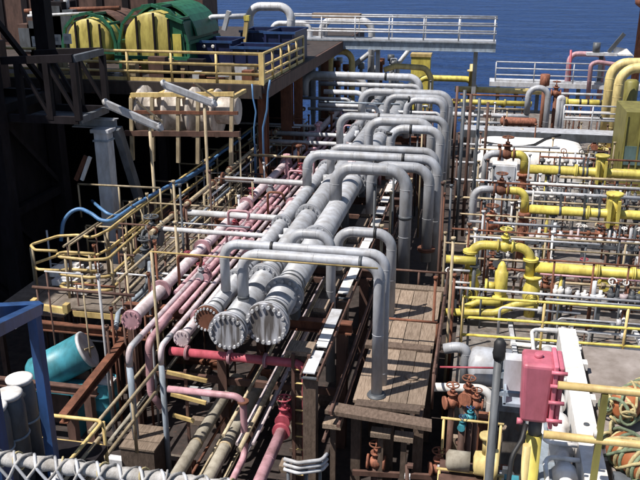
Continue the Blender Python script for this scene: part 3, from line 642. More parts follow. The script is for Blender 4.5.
for x,y,r_,nm in ((PY(380,262,13.15).x,13.15,.15,'near'),(PY(392,236,16.6).x,16.6,.15,'far')):
    t=thing('deck_collar','steel collar where the '+nm+' grey leg meets the timber walkway','collar',(x,y,2.19)); MB().lathe((x,y,2.19),(0,0,1),[(0,r_*1.2),(.02,r_*1.2),(.025,r_*1.02),(.06,r_*1.02)],18).obj('ring',dgrey,t)
# straight cross pipes from the rack to the left
def cross(label,x0,y0,x1,y1,Y,rpx,m,down=None,fl=(),bands=(),flm=rusty,**k):
    a=PY(x0,y0,Y);b_=PY(x1,y1,Y);z=(a.z+b_.z)/2;P=[V(a.x,Y,z),V(b_.x,Y,z)]
    if down is not None: P.append(V(b_.x,Y,down))
    return pipe(label,P,sz(rpx,a),m,fl=fl,bands=bands,flm=flm,**k)
cross('pale cross pipe with rusty left flange joining the middle header',181,213,306,219,19.3,3.1,lgrey,down=3.9,fl=(.12,),fR=2.1)
cross('pale cross pipe with rusty left flange and short drop leg',219,179,326,184,22.4,2.9,lgrey,down=3.9,fl=(.12,),fR=2.3)
cross('long thin pale cross pipe left of the short hoop',146,228,286,237,17.4,2.4,lgrey,down=3.9)
cross('pale cross pipe behind the one with the short drop leg',264,142,360,144,27.2,2.1,lgrey,down=3.9,fl=(.15,))
cross('pale cross pipe one row farther back with bent right end',268,133,357,136,28.8,2.2,lgrey,down=3.9,fl=(.15,))
cross('thin pale pipe crossing high over the pink pipes',232,124,320,125,30.0,1.2,lgrey)
cross('grey thin conduit crossing the stack below the far loops',308,110,440,112,33.0,1.6,lgrey,down=2)
cross('pale stub pipe in the far left of the loop stack',324,92,364,93,32.8,2.6,lgrey,down=3.6)
cross('blue-green thin line crossing the far loops',320,102,400,104,31.0,.9,grey2)
cross('pale pipe low in the far loop stack',318,105,378,107,31.8,2.0,lgrey,down=3.6)
cross('pale pipe crossing under the long pale level pipe',320,84,420,86,35,2.2,lgrey,down=2)
cross('thin grey pipe above the far pink clusters',296,98,350,99,33.5,1.6,lgrey,down=3.5)
cross('slim grey pipe running under the wide arch',250,155,318,158,25,1.3,dcream)
cross('thin rust-streaked rod crossing behind the first pale cross pipe',150,204,236,207,20.1,.9,dcream)
cross('thin rod crossing just behind the nearest cross pipe',160,222,250,227,18.0,.9,lgrey)
cross('thin cream guard wire across the front loops',150,253,378,267,12.95,.9,cream)
q=PY(150,253,12.95); mono(MB().cyl((q.x+.03,12.95,0),(q.x+.03,12.95,PY(264,260,12.95).z),.03,8),'wire_post',dcream,'thin worn post at the left end of the cream guard wire','post')
for k,(px,py) in enumerate(((237,178),(180,212),(430,140),(300,140))): pass
for k in range(44):   # far clusters: small pink and grey flanges and stubs amid the loops
    y=random.uniform(24,37); x=random.uniform(-6.4,-2.4); h=random.uniform(.2,.7)
    m_=random.choice((pink,lgrey,rusty,palepink)); o=mono(MB().cyl((x,y,2.9),(x,y,3.3+h),.05,8).cyl((x,y,3.2+h),(x,y,3.28+h),.12,10),'stub_pipe',m_,'s','pipe','stubs among the far loops'); bucket(o,'short '+cn(m_)+' flanged stub','among the far grey loops')
for k in range(30):  # thin uprights through the loop stack
    y=random.uniform(15,36); x=random.choice((random.uniform(-2.4,-1.9),random.uniform(-.9,-.35),random.uniform(-7.4,-7.0),random.uniform(-2.6,-.4))); h=random.uniform(3.2,4.9)
    m_=random.choice((rusty,brown,dcream,dgrey)); o=mono(MB().cyl((x,y,0),(x,y,h),.032,8).cyl((x,y,h),(x,y,h+.06),.05,8),'support_post',m_,'s','post','posts in the loop stack'); bucket(o,'thin '+cn(m_)+' upright post','standing through the grey loop stack','y')
# yellow-cream arches far behind the stack
loopY('cream yellow pipe arch behind the far loops, left of two',41.5,313,68,52,330,52,70,2.8,pyellow,zb=2,zb2=2)
loopY('cream yellow pipe arch behind the far loops, right of two',40.8,330,72,51,352,52,72,3.2,pyellow,zb=2,zb2=2)
pipe('cream yellow pipe bending left below the gangway',[PY(384,70,40.5),PY(396,66,40.5),PY(426,68,40.5),PY(431,78,40.5),V(PY(431,78,40.5).x,40.5,1.5)],.14,pyellow)
t=thing('yellow_cabinet','small yellow cabinet with cream lid below the gangway','cabinet',PY(421,63,43.5)*1); q=PY(421,63,43.5)
MB().box((q.x-.5,43.2,1.5),(q.x+.5,44,q.z+.35)).obj('case',yellow,t); MB().box((q.x-.55,43.15,q.z+.352),(q.x+.55,44.05,q.z+.5)).obj('lid',cream,t)
for i in range(14):
    px=random.uniform(318,395); q=PY(px,random.uniform(55,68),random.uniform(41.6,44))
    m_=random.choice((lgrey,dgrey,grey,rusty,pyellow)); o=mono(MB().cyl((q.x,q.y,0),(q.x,q.y,q.z),.09,8).cyl((q.x,q.y,q.z-.2),(q.x,q.y,q.z+.12),.18,10),'far_standpipe',m_,'s','pipe','standpipes under the gangway'); bucket(o,'short '+cn(m_)+' standpipe','beneath the far gangway')
pipe('grey diagonal brace pipe below the gangway',[V(PY(395,66,42).x,42,0),PY(398,64,42),PY(412,46,42)],.11,lgrey)
pipe('dark diagonal pipe below the gangway left side',[V(PY(352,66,42).x,42.2,0),PY(353,66,42.2),PY(375,49,42.2)],.13,grey)
# gangway
a=PY(288,38,40);b_=PY(496,43,40); zg=(a.z+b_.z)/2
t=thing('gangway','grey steel gangway with triple rails against the sea','gangway',V(a.x,40,zg))
MB().ibeam(V(a.x,39.8,zg-.22),V(b_.x,39.8,zg-.22),.2,.42).obj('girder',grey2,t); MB().ibeam(V(a.x,41,zg-.22),V(b_.x,41,zg-.22),.2,.42).obj('girder',grey2,t)
MB().box((a.x,39.7,zg),(b_.x,41.1,zg+.04)).obj('floor',grey,t)
for y in (39.75,41.05):
    for h in (.42,.78,1.12): MB().tube([V(a.x,y,zg+h),V(b_.x,y,zg+h)],.04,n=8).obj('guard_rail',lgrey,t)
    for k in range(7): x=a.x+.1+(b_.x-a.x-.2)*k/6; MB().cyl((x,y,zg),(x,y,zg+1.14),.035,8).obj('post',lgrey,t)
for px in (378,476): q=PY(px,50,40.4); MB().beam((q.x,40.4,0),(q.x,40.4,zg-.4),.2,.2).obj('leg',grey,t)
MB().beam((a.x+1.2,40.4,0),(a.x+1.2,40.4,zg-.4),.2,.2).obj('leg',grey,t)
mono(MB().box((a.x+1.2,40.1,zg+1.0),(a.x+3.6,40.7,zg+1.22)),'gangway_bundle',wood,'tan board lying across the gangway rails at left','board')
loopY('white pipe bend passing behind the gangway rails',42.2,322,40,20,372,21,36,3.5,lgrey,zb=2,zb2=2)

# ================================================================== TIMBER WALKWAY
t=thing('timber_walkway','weathered timber plank walkway between the grey loops and yellow manifolds','walkway',(-1.4,12.4,2.0))
xs=[-2.0,-1.665,-1.33,-.995]
for j,x in enumerate(xs):
    for (y0,y1) in ((12.95,15.05),(15.35,18.3)):
        MB().box((x,y0+random.uniform(-.06,.06),2.13),(x+.322,y1+random.uniform(-.05,.05),2.185+random.uniform(-.012,.012))).obj('plank',wood,t)
MB().box((-2.1,15.08,2.15),(-.72,15.33,2.235)).obj('plank',dwood,t)
MB().box((-2.0,18.32,2.15),(-.62,18.6,2.22)).obj('plank',wood,t)
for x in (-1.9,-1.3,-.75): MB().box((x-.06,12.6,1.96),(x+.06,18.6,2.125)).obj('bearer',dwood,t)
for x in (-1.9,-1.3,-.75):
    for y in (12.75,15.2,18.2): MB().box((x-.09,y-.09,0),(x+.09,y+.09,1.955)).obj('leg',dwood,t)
a=PZ(325,411,2.24);b_=PZ(432,427,2.24)
t=thing('loose_plank','thick dark plank laid across the near end of the walkway','plank',a)
MB().add([(a.x,a.y-.02,2.19),(b_.x,b_.y-.08,2.19),(b_.x-.02,b_.y+.2,2.19),(a.x+.05,a.y+.3,2.19),(a.x,a.y-.02,2.27),(b_.x,b_.y-.08,2.27),(b_.x-.02,b_.y+.2,2.27),(a.x+.05,a.y+.3,2.27)],[(3,2,1,0),(4,5,6,7),(0,1,5,4),(1,2,6,5),(2,3,7,6),(3,0,4,7)]).obj('board',dwood,t)
MB().box((a.x+.5,a.y+.3,2.19),(b_.x-.25,a.y+.52,2.25)).obj('board',dwood,t)
for i,(px,py,w_,l_) in enumerate([(333,422,.34,.30),(381,432,.36,.22),(404,436,.34,.22)]):
    q=PZ(px,py,1.9); t=thing('plank_end',['pale plank end under the left end of the thick dark plank','pale plank end under the middle of the thick dark plank','pale plank end under the right end of the thick dark plank'][i],'plank',(q.x,q.y,0))
    MB().box((q.x-w_/2,q.y-l_/2,1.84),(q.x+w_/2,q.y+l_/2,1.93)).obj('board',wood,t); MB().box((q.x-.05,q.y-.02,0),(q.x+.05,q.y+.08,1.838)).obj('leg',dwood,t)
rail('brown low railing across the far end of the timber walkway',[V(-2.0,18.7,2.0),V(-.55,18.7,2.0)],.55,brown,.7,(1.,),.03)
rail('brown railing along the right side of the timber walkway',[V(-.55,13.2,2.0),V(-.55,15.6,2.0),V(-.55,18.5,2.0)],.75,brown,1.4,(1.,.5),.028)
rail('rusty rail crossing the middle of the timber walkway',[V(-1.9,15.4,2.24),V(-.62,15.4,2.24)],.5,rusty,1.3,(1.,),.03)
mono(MB().lathe(PZ(412,378,2.19),(0,0,1),[(0,.12),(.03,.13),(.05,.06)],10).cbox(PZ(408,384,2.2),(.2,.05,.03)),'rag_heap',wood,'small pale heap on the near planks of the timber walkway','rag')
# scaffold tubes and braces in the dark below the walkway
for i in range(16):
    x=random.uniform(-2.9,-.3); y=random.uniform(10.4,12.3); z=random.uniform(1.1,1.8)
    m_=random.choice((brown,dgrey,dwood,rusty,lgrey)); o=mono(MB().cyl((x,y,0),(x+random.uniform(-.05,.05),y,z),.035,8).cbox((x,y,z),(.1,.1,.05)),'scaffold_tube',m_,'s','tube','scaffold tubes under the walkway'); bucket(o,cn(m_)+' scaffold tube','in the dark below the timber walkway')
for i in range(6):
    y=10.6+i*.35; z=.6+.2*(i%3); mono(MB().beam((-2.9+.2*i,y,z),(-.3,y+.1,z+.05),.06,.1),'scaffold_beam',random.choice((brown,dwood,rusty)),'dark cross timber low below the walkway','beam','cross timbers under the walkway')
for i in range(6): mono(MB().beam((-2.9+.45*i,10.65,0.0),(-2.9+.45*i,10.65,.62+.2*(i%2)),.08,.08),'short_prop',dwood,'short prop under the dark cross timbers','prop','props under the cross timbers')
q=PZ(376,462,1.2); valve('orange',(q.x,q.y,1.2),.3,0,'orange-brown valve in the dark below the timber walkway'); mono(MB().cyl((q.x,q.y,0),(q.x,q.y,1.1),.09,8),'valve_stand',brown,'brown stand under the orange-brown valve','stand')
t=thing('pallet_frame','pale grey curved tube frame at the bottom centre','frame',PZ(283,466,1.8))
for k in range(3):
    MB().tube([PZ(284,459+5*k,1.9-.1*k),PZ(298,463+5*k,1.9-.1*k),PZ(322,460+5*k,1.9-.1*k),PZ(327,454+5*k,1.9-.1*k)],.035,.15,8).obj('frame_tube',lgrey,t)
for px in (288,320): q=PZ(px,462,1.85); MB().cyl((q.x,q.y,0),(q.x,q.y,1.86),.03,8).obj('leg',dgrey,t)

# ================================================================== LOWER LEFT
mono(MB().ibeam((-9.95,15.15,1.93),(-6.95,15.15,1.93),.16,.2),'cross_girder',rusty,'red-brown girder crossing below the cream cage','beam')
mono(MB().ibeam((-7.45,15.05,1.93),(-7.2,11.6,1.93),.16,.2),'long_girder',rusty,'red-brown girder running toward the camera beside the teal vessel','beam')
mono(MB().ibeam((-10.4,13.3,1.5),(-7.4,13.3,1.5),.14,.18),'cross_girder',brown,'brown girder low in front of the teal vessel','beam')
for x,y,z in ((-9.8,15.15,1.83),(-7.55,15.15,1.83),(-7.25,12.0,1.83),(-9.9,13.3,1.41),(-7.6,13.3,1.41)): mono(MB().beam((x,y,0),(x,y,z),.16,.16),'girder_post',brown,'brown post under the red-brown girders','post','posts under the girders')
# teal vessel lying, its end cap facing right
A=PZ(52,368,1.35);B=PZ(86,350,1.75); d=(B-A).normalized()
t=thing('teal_vessel','teal cylinder vessel lying tilted with grey end cap','vessel',(A.x,A.y,1.0))
MB().lathe(A-d*.5,d,[(0,.2),(.06,.36),(.15,.42),((B-A).length+.5,.42)],26).obj('shell',teal,t)
e=(B-A).length+.5; MB().lathe(A-d*.5,d,[(e,.43),(e+.05,.435),(e+.07,.40),(e+.055,.36),(e+.055,.02)],26).obj('end_cap',lgrey,t)
_,aa,bb=MB().frame((0,0,0),d); MB().beam(A-d*.5+d*(e+.07)-aa*.25-bb*.1,A-d*.5+d*(e+.07)+aa*.25+bb*.12,.05,.03).obj('cap_bar',dcream,t)
for k in (.1,.75): q=A+(B-A)*k; MB().box((q.x-.3,q.y-.1,0),(q.x+.3,q.y+.1,q.z-.33)).obj('cradle',brown,t)
q=PZ(60,372,1.3); mono(MB().box((q.x-.75,q.y-.5,1.05),(q.x+.6,q.y+.1,1.1)).box((q.x-.75,q.y-.5,.0),(q.x-.65,q.y+.1,1.05)).box((q.x+.5,q.y-.5,.0),(q.x+.6,q.y+.1,1.05)),'teal_tray',teal,'flat teal tray in front of the teal vessel','tray')
q=PZ(104,378,1.0); t=thing('teal_drum','crumpled teal drum right of the red-brown girder','drum',(q.x,q.y,0))
MB().lathe((q.x,q.y,0),(0,0,1),[(0,.28),(.3,.3),(.32,.32),(.34,.3),(.62,.3),(.64,.32),(.66,.3),(.95,.3),(.97,.31),(.97,.27),(.93,.25)],20).obj('shell',teal,t); MB().cbox((q.x+.1,q.y-.1,1.0),(.4,.3,.06)).obj('lid',lgrey,t)
# blue frame
t=thing('blue_frame','tall blue steel frame at the left edge','frame',PZ(38,440,2.4)*1)
a=PD(33,309,11.2);b_=PD(-22,338,8.6);c=PD(-30,312,10.6); q=V(a.x,a.y,0)
MB().beam(a,V(a.x,a.y,0.0),.14,.14).obj('leg',blue,t); MB().beam(a+V(.06,0,0),b_,.15,.15).obj('top_beam',blue,t); MB().beam(a+V(.06,.1,-.02),c,.16,.16).obj('top_beam',blue,t)
MB().beam(b_,V(b_.x,b_.y,0),.2,.2).obj('leg',blue,t)
MB().cbox(PD(14,323,10.7),(.1,.1,.12)).obj('tag_plate',white,t)
# gas cylinders
t=thing('bottle_rack_floor','dark steel stand under the grey gas bottles','stand',(-6.7,9.4,0)); MB().box((-7.4,8.7,2.4),(-5.6,10.2,2.5)).obj('shelf',darksteel,t)
for x,y in ((-7.3,8.8),(-5.7,8.8),(-7.3,10.1),(-5.7,10.1)): MB().beam((x,y,0),(x,y,2.4),.1,.1).obj('leg',darksteel,t)
for i,(px,py,lab) in enumerate([(8,392,'dark grey gas bottle with white cap, nearer the left corner'),(19,377,'dark grey gas bottle with white cap, right of its twin'),(-8,405,'dark grey gas bottle with white cap cut by the left edge')]):
    q=PZ(px,py,4.05); t=thing('gas_bottle',lab,'gas bottle',(q.x,q.y,2.5))
    MB().lathe((q.x,q.y,2.5),(0,0,1),[(0,.18),(.03,.21),(1.3,.21),(1.42,.19),(1.47,.16)],20).obj('body',dgrey,t); MB().lathe((q.x,q.y,3.96),(0,0,1),[(0,.17),(.05,.2),(.08,.2),(.095,.17),(.095,.02)],20).obj('cap',white,t); MB().torus((q.x,q.y,3.35),(0,0,1),.212,.02,20,6).obj('strap',grey2,t)
# railings bottom left
z=2.9
a=PZ(37,414,z);b_=PZ(103,421,z);c=PZ(75,460,z)
rail('yellow railing with a returning corner, lower left',[V(a.x-.3,a.y,z-1.05),V(b_.x,b_.y,z-1.05),V(b_.x,8.6,z-1.05)],1.05,cream,1.6,(1.,.55),.032)
rail('long worn rail pair slanting up beside the yellow corner railing',[V(-5.82,9.0,1.35),V(-5.82,13.0,1.35)],1.15,dcream,1.4,(1.,.6),.035)
t=thing('yellow_step_bars','three short yellow bars stacked like steps under the pink pipe','ladder',(-5.4,12.2,0))
for p0,p1 in (((167,372),(207,381)),((171,394),(206,403)),((173,415),(194,421))): MB().beam(PY(*p0,12.55),PY(*p1,12.55),.05,.07).obj('bar',cream,t)
q0=PY(185,375,12.6); MB().beam(V(q0.x,12.6,0),q0+V(0,.02,.1),.05,.05).obj('upright',brown,t)
t=thing('wood_box','pale wooden box at the lower left below the downturned pipes','crate',PZ(145,452,1.)*1); q=PZ(148,437,1.1)
for k in range(3): MB().box((q.x-.42,q.y-.42+.28*k,1.06),(q.x+.3,q.y-.42+.28*k+.26,1.1)).obj('plank',wood,t)
MB().box((q.x-.4,q.y-.4,0),(q.x+.28,q.y+.38,1.055)).obj('carcass',dwood,t)
for i in range(24):
    x=random.uniform(-7.2,-3.0); y=random.uniform(10.5,17.5); z=random.uniform(.12,.3)
    m_=random.choice((wood,rusty,plate,lgrey,dwood)); o=mono(MB().box((x-random.uniform(.1,.4),y-.12,0.004),(x+random.uniform(.1,.4),y+random.uniform(.05,.2),z)),'deck_scrap',m_,'s','block','scraps under the rack'); bucket(o,cn(m_)+' scrap block','on the dark deck under the rack')
for i in range(10):
    x=random.uniform(-7,-3.2); z=random.choice((.5,.7,1.6,2.0)); y0=random.uniform(11,13.5)
    m_=random.choice((lgrey,rusty,palepink,beige,dcream)); o=pipe('s',[V(x,y0,z),V(x,y0+random.uniform(5,12),z)],random.uniform(.03,.06),m_,group='slim pipes under the rack',n=8); bucket(o,'slim '+cn(m_)+' pipe','running low under the rack')
for i in range(42):
    x=random.choice((-7.0,-7.35,-6.7,-7.6,-9.3))+random.uniform(-.1,.1); y=random.uniform(14,33); h=random.uniform(2.6,4.0)
    m_=random.choice((brown,dcream,rusty,lgrey)); o=mono(MB().cyl((x,y,0),(x,y,h),.03,8).cyl((x,y,h-.08),(x,y,h),.05,8),'rack_stanchion',m_,'s','post','stanchions by the catwalk'); bucket(o,'thin '+cn(m_)+' stanchion','between catwalk and pink pipes','y')
a=PZ(158,288,2.4)
pipe('blue-grey pipe curving along the near right edge of the cage floor',[PZ(116,328,2.25),PZ(118,314,2.3),PZ(127,305,2.35),PZ(145,290,2.5),PZ(150,280,3.0),PZ(150,262,3.3)],.06,grey2)
q=PZ(152,232,3.6); valve('dark',(q.x,q.y,3.45),.42,0,'dark valve cluster at the near end of the thin pale cross pipe'); mono(MB().cyl((q.x,q.y,0),(q.x,q.y,3.3),.07,8),'valve_stand',dgrey,'dark stand below the valve cluster','stand')
q=PZ(146,255,3.1); valve('dark',(q.x,q.y,3.0),.4,1.2,'dark valve above the blue-grey curved pipe'); mono(MB().cyl((q.x,q.y,0),(q.x,q.y,2.85),.07,8),'valve_stand',dgrey,'dark stand below the valve on the curved pipe','stand')
for k in range(64):
    x=random.choice((random.uniform(-7.65,-6.9),random.uniform(-9.6,-9.2),random.uniform(-7.65,-6.9))); y=random.uniform(14,31); z=random.uniform(.6,3.6); l_=random.uniform(1.5,5); m_=random.choice((dcream,dcream,rusty,lgrey,brown,grey2))
    t=thing('conduit_run','s','conduit',V(x,y,0),'conduits by the catwalk'); bucket(t,'thin '+cn(m_)+' conduit','running lengthwise by the catwalk','y')
    MB().tube([V(x,y,z),V(x,y+l_,z)],random.uniform(.02,.045),n=8).obj('tube',m_,t)
    for q in (.1,.9): MB().cyl((x,y+l_*q,0),(x,y+l_*q,z),.022,6).obj('leg',brown,t)
for k in range(42):
    y=14.2+k*.46+random.uniform(-.3,.3); x=random.uniform(-9.5,-7.6); z=random.uniform(1.2,3.9); l_=random.uniform(.8,2.4); m_=random.choice((dcream,rusty,lgrey,brown))
    t=thing('cross_bar','s','bar',V(x,y,0),'cross bars over the catwalk'); bucket(t,'thin '+cn(m_)+' cross bar','spanning the catwalk side','y')
    MB().tube([V(x,y,z),V(x+l_,y,z)],random.uniform(.018,.035),n=8).obj('tube',m_,t)
    for q in (.04,.96): MB().cyl((x+l_*q,y,0),(x+l_*q,y,z),.022,6).obj('leg',random.choice((brown,dcream)),t)
for k in range(16):
    x=random.uniform(-12.5,-9.6); y=random.uniform(15,24); z=random.uniform(1.,2.9); m_=random.choice((dcream,rusty,brown,lgrey))
    o=mono(MB().cyl((x,y,0),(x,y,z),.03,8).cyl((x,y,z*.6),(x+.5,y,z*.6),.02,6),'void_post',m_,'s','post','posts in the dark void'); bucket(o,'thin '+cn(m_)+' post','in the dark void left of the catwalk')
for k in range(5): rail('worn rail crossing between the catwalk and the dark void',[V(-10.6,19.4+k*2.4,2.0),V(-9.4,19.4+k*2.4,2.0)],.9,dcream,1.2,(1.,.5),.03,group='worn rails by the void')

# ================================================================== RIGHT: YELLOW MANIFOLDS
ZR=1.5
def support(x,y,z,m=dgrey,r=.05):
    o=mono(MB().cyl((x,y,ZR),(x,y,z),r,8).cbox((x,y,z-.02),(.22,.14,.05)),'pipe_support',m,'s','support','supports under the yellow pipes'); bucket(o,'short pipe support',{18.9:'under the nearest thick yellow pipe',18.65:'under the yellow stub left of the nearest arch',23.0:'under the second thick yellow pipe',28.0:'under the third thick yellow pipe',39.0:'under the far right bright yellow pipe',39.2:'under the yellow pipe behind the grey loop',41.0:'under the tan yellow pipe',37.5:'under the pale pipe of the grey loop'}.get(y,'under a pipe')); return o
def lat(label,Y,x0,x1,py,rpx,m=yellow,fls=(),**k):
    a=PY(x0,py,Y); r=sz(rpx,a); xe=PY(x1,py,Y).x
    o=pipe(label,[V(a.x,Y,a.z),V(xe,Y,a.z)],r,m,fl=[PY(q,py,Y).x-a.x for q in fls],fR=1.5,bolts=0,**k)
    x=a.x+.7
    while x<xe: support(x,Y,a.z-r); x+=2.3
    return a.z,r
# row 1 (nearest)
Y1=18.9
a=PY(471,245,Y1);b_=PY(532,247,Y1); zt=(a.z+b_.z)/2; r=sz(4.6,a)
pipe('yellow pipe arch on the nearest manifold row',[V(a.x,Y1,2.55),V(a.x,Y1,zt),V(b_.x,Y1,zt),V(b_.x,Y1,2.55)],r,yellow,name='pipe_loop',fl=(.55,-.45))
for px,l_ in ((471,'left'),(532,'right')):
    q=PY(px,283,Y1); t=thing('choke_valve','stout yellow valve body under the '+l_+' leg of the nearest arch','valve',(q.x,Y1,ZR))
    MB().lathe((q.x,Y1,ZR),(0,0,1),[(0,.14),(.25,.14),(.27,.22),(.34,.22),(.36,.15),(.5,.21),(.75,.21),(.9,.15),(1.0,.15),(1.02,.22),(1.08,.22)],16).obj('body',yellow,t)
    MB().cyl((q.x,Y1-.2,ZR+.62),(q.x,Y1-.42,ZR+.62),.05,8).torus((q.x,Y1-.4,ZR+.62),(0,1,0),.16,.02).obj('handwheel',yellow,t)
q=PY(502,270,Y1-.3); t=thing('relief_valve','upright yellow relief valve between the legs of the nearest arch','valve',(q.x,Y1-.3,ZR))
MB().lathe((q.x,Y1-.3,ZR),(0,0,1),[(0,.09),(.5,.09),(.52,.2),(.6,.2),(.62,.12),(.7,.16),(1.25,.16),(1.27,.12),(1.4,.1),(1.5,.04)],14).obj('body',yellow,t)
MB().cyl((q.x-.15,Y1-.3,ZR+.85),(q.x-.32,Y1-.3,ZR+.85),.1,12).cyl((q.x-.32,Y1-.3,ZR+.85),(q.x-.38,Y1-.3,ZR+.85),.17,12).obj('outlet',yellow,t)
valve('yellow',(PY(505,247,Y1).x,Y1-.05,zt+.02),.34,0,'yellow valve with handwheel on top of the nearest arch')
pipe('yellow pipe rising along the foot of the nearest arch',[PY(440,312,18.0),PY(496,313,18.0),PY(516,304,18.0),PY(536,302,18.0)],.095,yellow,fil=.5)
pipe('yellow branch pipe joining low beneath the nearest arch',[PY(460,309,18.1),PY(478,302,18.25),PY(500,303,18.3)],.08,yellow)
z,r=lat('thick yellow pipe running right from the nearest arch',Y1,535,780,267,5.4,fls=(598,634,700))
q=PY(562,275,Y1); pipe('short yellow drain leg under the nearest thick yellow pipe',[V(q.x,Y1,z-r*.9),V(q.x,Y1,ZR)],.05,yellow,n=8)
lat('yellow stub pipe left of the nearest arch',Y1-.25,446,476,259,4.2)
# row 2
def row(Y,n_,xg,yg,xv,yv,xe,yl,tall,leg):
    g0=PY(xg,yg,Y); v0=PY(xv,yv,Y); rr=sz(4.0,v0); e0=PY(xe,yv,Y)
    pipe('grey pipe elbow feeding the rusty valve of the '+n_+' manifold row',[V(g0.x,Y,ZR),V(g0.x,Y,v0.z),V(v0.x-.15,Y,v0.z)],rr*.95,grey,name='pipe_elbow')
    valve('rusty',(v0.x,Y,v0.z),.36*rr/.11,0,'rusty valve on top of the '+n_+' manifold row')
    pipe('yellow elbow right of the rusty valve on the '+n_+' manifold row',[V(v0.x+.15,Y,v0.z),V(e0.x,Y,v0.z),V(e0.x,Y,PY(xe,leg,Y).z)],rr,yellow,name='pipe_elbow')
    q=PY(xe,leg,Y); t=thing('choke_valve','rust-orange valve body under the yellow elbow of the '+n_+' manifold row','valve',(e0.x,Y,ZR)); h=q.z-ZR
    MB().lathe((e0.x,Y,ZR),(0,0,1),[(0,.1),(h*.35,.1),(h*.36,.2),(h*.45,.2),(h*.47,.13),(h*.7,.19),(h*.9,.14),(h*.92,.21),(h,.21)],14).obj('body',orange,t)
    MB().cyl((e0.x,Y-.15,ZR+h*.7),(e0.x,Y-.35,ZR+h*.7),.04,8).torus((e0.x,Y-.34,ZR+h*.7),(0,1,0),.14,.02).obj('handwheel',rusty,t)
    z,r=lat('thick yellow pipe running right on the '+n_+' manifold row',Y,xe+3,760,yl,4.6,fls=(tall-25,tall-4,tall+4))
    q=PY(tall,yl,Y); t=thing('slab_valve','tall yellow slab valve on the pipe of the '+n_+' manifold row','valve',(q.x,Y,ZR))
    MB().box((q.x-.16,Y-.3,z-.35),(q.x-.08,Y+.3,z+.45)).box((q.x+.08,Y-.3,z-.35),(q.x+.16,Y+.3,z+.45)).obj('plates',yellow,t)
    MB().cyl((q.x,Y,z-.3),(q.x,Y,z+.55),.17,14).cyl((q.x,Y,z+.55),(q.x,Y,z+.62),.24,14).obj('bonnet',yellow,t); MB().cyl((q.x,Y,ZR),(q.x,Y,z-.3),.07,8).obj('foot',dgrey,t)
    q=PY(xe+22,yl,Y); pipe('short yellow drain leg on the '+n_+' manifold row',[V(q.x,Y,z-r*.9),V(q.x,Y,ZR)],.045,yellow,n=8)
    for px in (xe+34,xe+58,tall-14): q=PY(px,yl,Y); mono(MB().cyl((q.x-.03,Y,z),(q.x+.03,Y,z),r*1.12,14).box((q.x-.03,Y-.05,z),(q.x+.03,Y+.05,z+.5)),'pipe_clip',dgrey,'dark clip on the yellow pipe of the '+n_+' manifold row','clip','clips on the '+n_+' row')
    q=PY(xg+18,yg+25,Y-.3); valve('orange',(q.x,Y-.3,q.z-.2),.42,0,'orange-rust valve standing left of the rust-orange body on the '+n_+' row'); mono(MB().cyl((q.x,Y-.3,ZR),(q.x,Y-.3,q.z-.3),.08,8),'valve_stand',orange,'orange stand under the valve of the '+n_+' row','stand')
row(23.0,'second',474,192,501,190,526,209,613,212)
row(28.0,'third',486,160,507,154,525,169,601,173)
q=PY(589,135,30)
# far yellow pipes
lat('short bright yellow pipe with black marks far right',39.0,560,616,102,3.4,fls=(566,),bands=(.9,1.25,1.8))
lat('bright yellow pipe continuing left behind the grey loop',39.2,440,532,101,2.6,fls=(470,505))
lat('tan yellow pipe high behind the grey loop',41.0,455,545,89,3.0,m=pyellow,fls=(476,))
loopY('yellow pipe with upright stub at the sea end of the gangway',42.5,418,79,78,474,79,60,3.0,yellow,zb=2,zb2=1.5)
q=PY(472,70,42.4); t=thing('yellow_standpipe','yellow standpipe with flange near the gangway end','pipe',(q.x,42.4,1.5)); MB().lathe((q.x,42.4,1.5),(0,0,1),[(0,.14),(q.z-1.6,.14),(q.z-1.58,.24),(q.z-1.5,.24),(q.z-1.48,.12),(q.z-1.2,.12)],12).obj('body',pyellow,t)
# far greys
loopY('grey pipe loop right of the rusty drum on the far side',37.5,529,114,88,549,88,118,3.0,grey,zb2=1.5)
lat('pale pipe feeding the far grey loop',37.5,452,529,114,2.4,m=lgrey)
loopY('upright pale grey pipe in front of the far railing',36,560,132,98,563,98,130,3.0,lgrey,zb=1.5,zb2=1.5)
q=PY(545,80,38.5); t=thing('rust_drum','small rust-red drum standing on the far pipe loop','drum',(q.x,38.5,ZR)); MB().lathe((q.x,38.5,q.z-.25),(0,0,1),[(0,.2),(.02,.22),(.5,.22),(.52,.18)],14).obj('shell',orange,t); MB().cyl((q.x,38.5,ZR),(q.x,38.5,q.z-.25),.09,8).obj('foot',rusty,t)
q=PY(556,91,38); valve('orange',(q.x,38,q.z-.1),.4,0,'orange valve beside the small rust-red drum'); mono(MB().cyl((q.x,38,ZR),(q.x,38,q.z-.25),.09,8),'valve_stand',rusty,'rusty stand under the valve by the rust-red drum','stand')
a=PY(500,121,35.2);b_=PY(537,122,35.2); t=thing('pink_vessel','faded rust-pink horizontal vessel above the white cover','vessel',V((a.x+b_.x)/2,35.2,ZR))
MB().lathe(V(a.x,35.2,a.z),(1,0,0),[(0,.05),(.04,.16),(.12,.19),(b_.x-a.x-.12,.19),(b_.x-a.x-.04,.16),(b_.x-a.x,.05)],16).obj('shell',orange,t)
for x in (a.x+.3,b_.x-.3): MB().beam((x,35.2,ZR),(x,35.2,a.z-.17),.1,.1).obj('leg',brown,t)
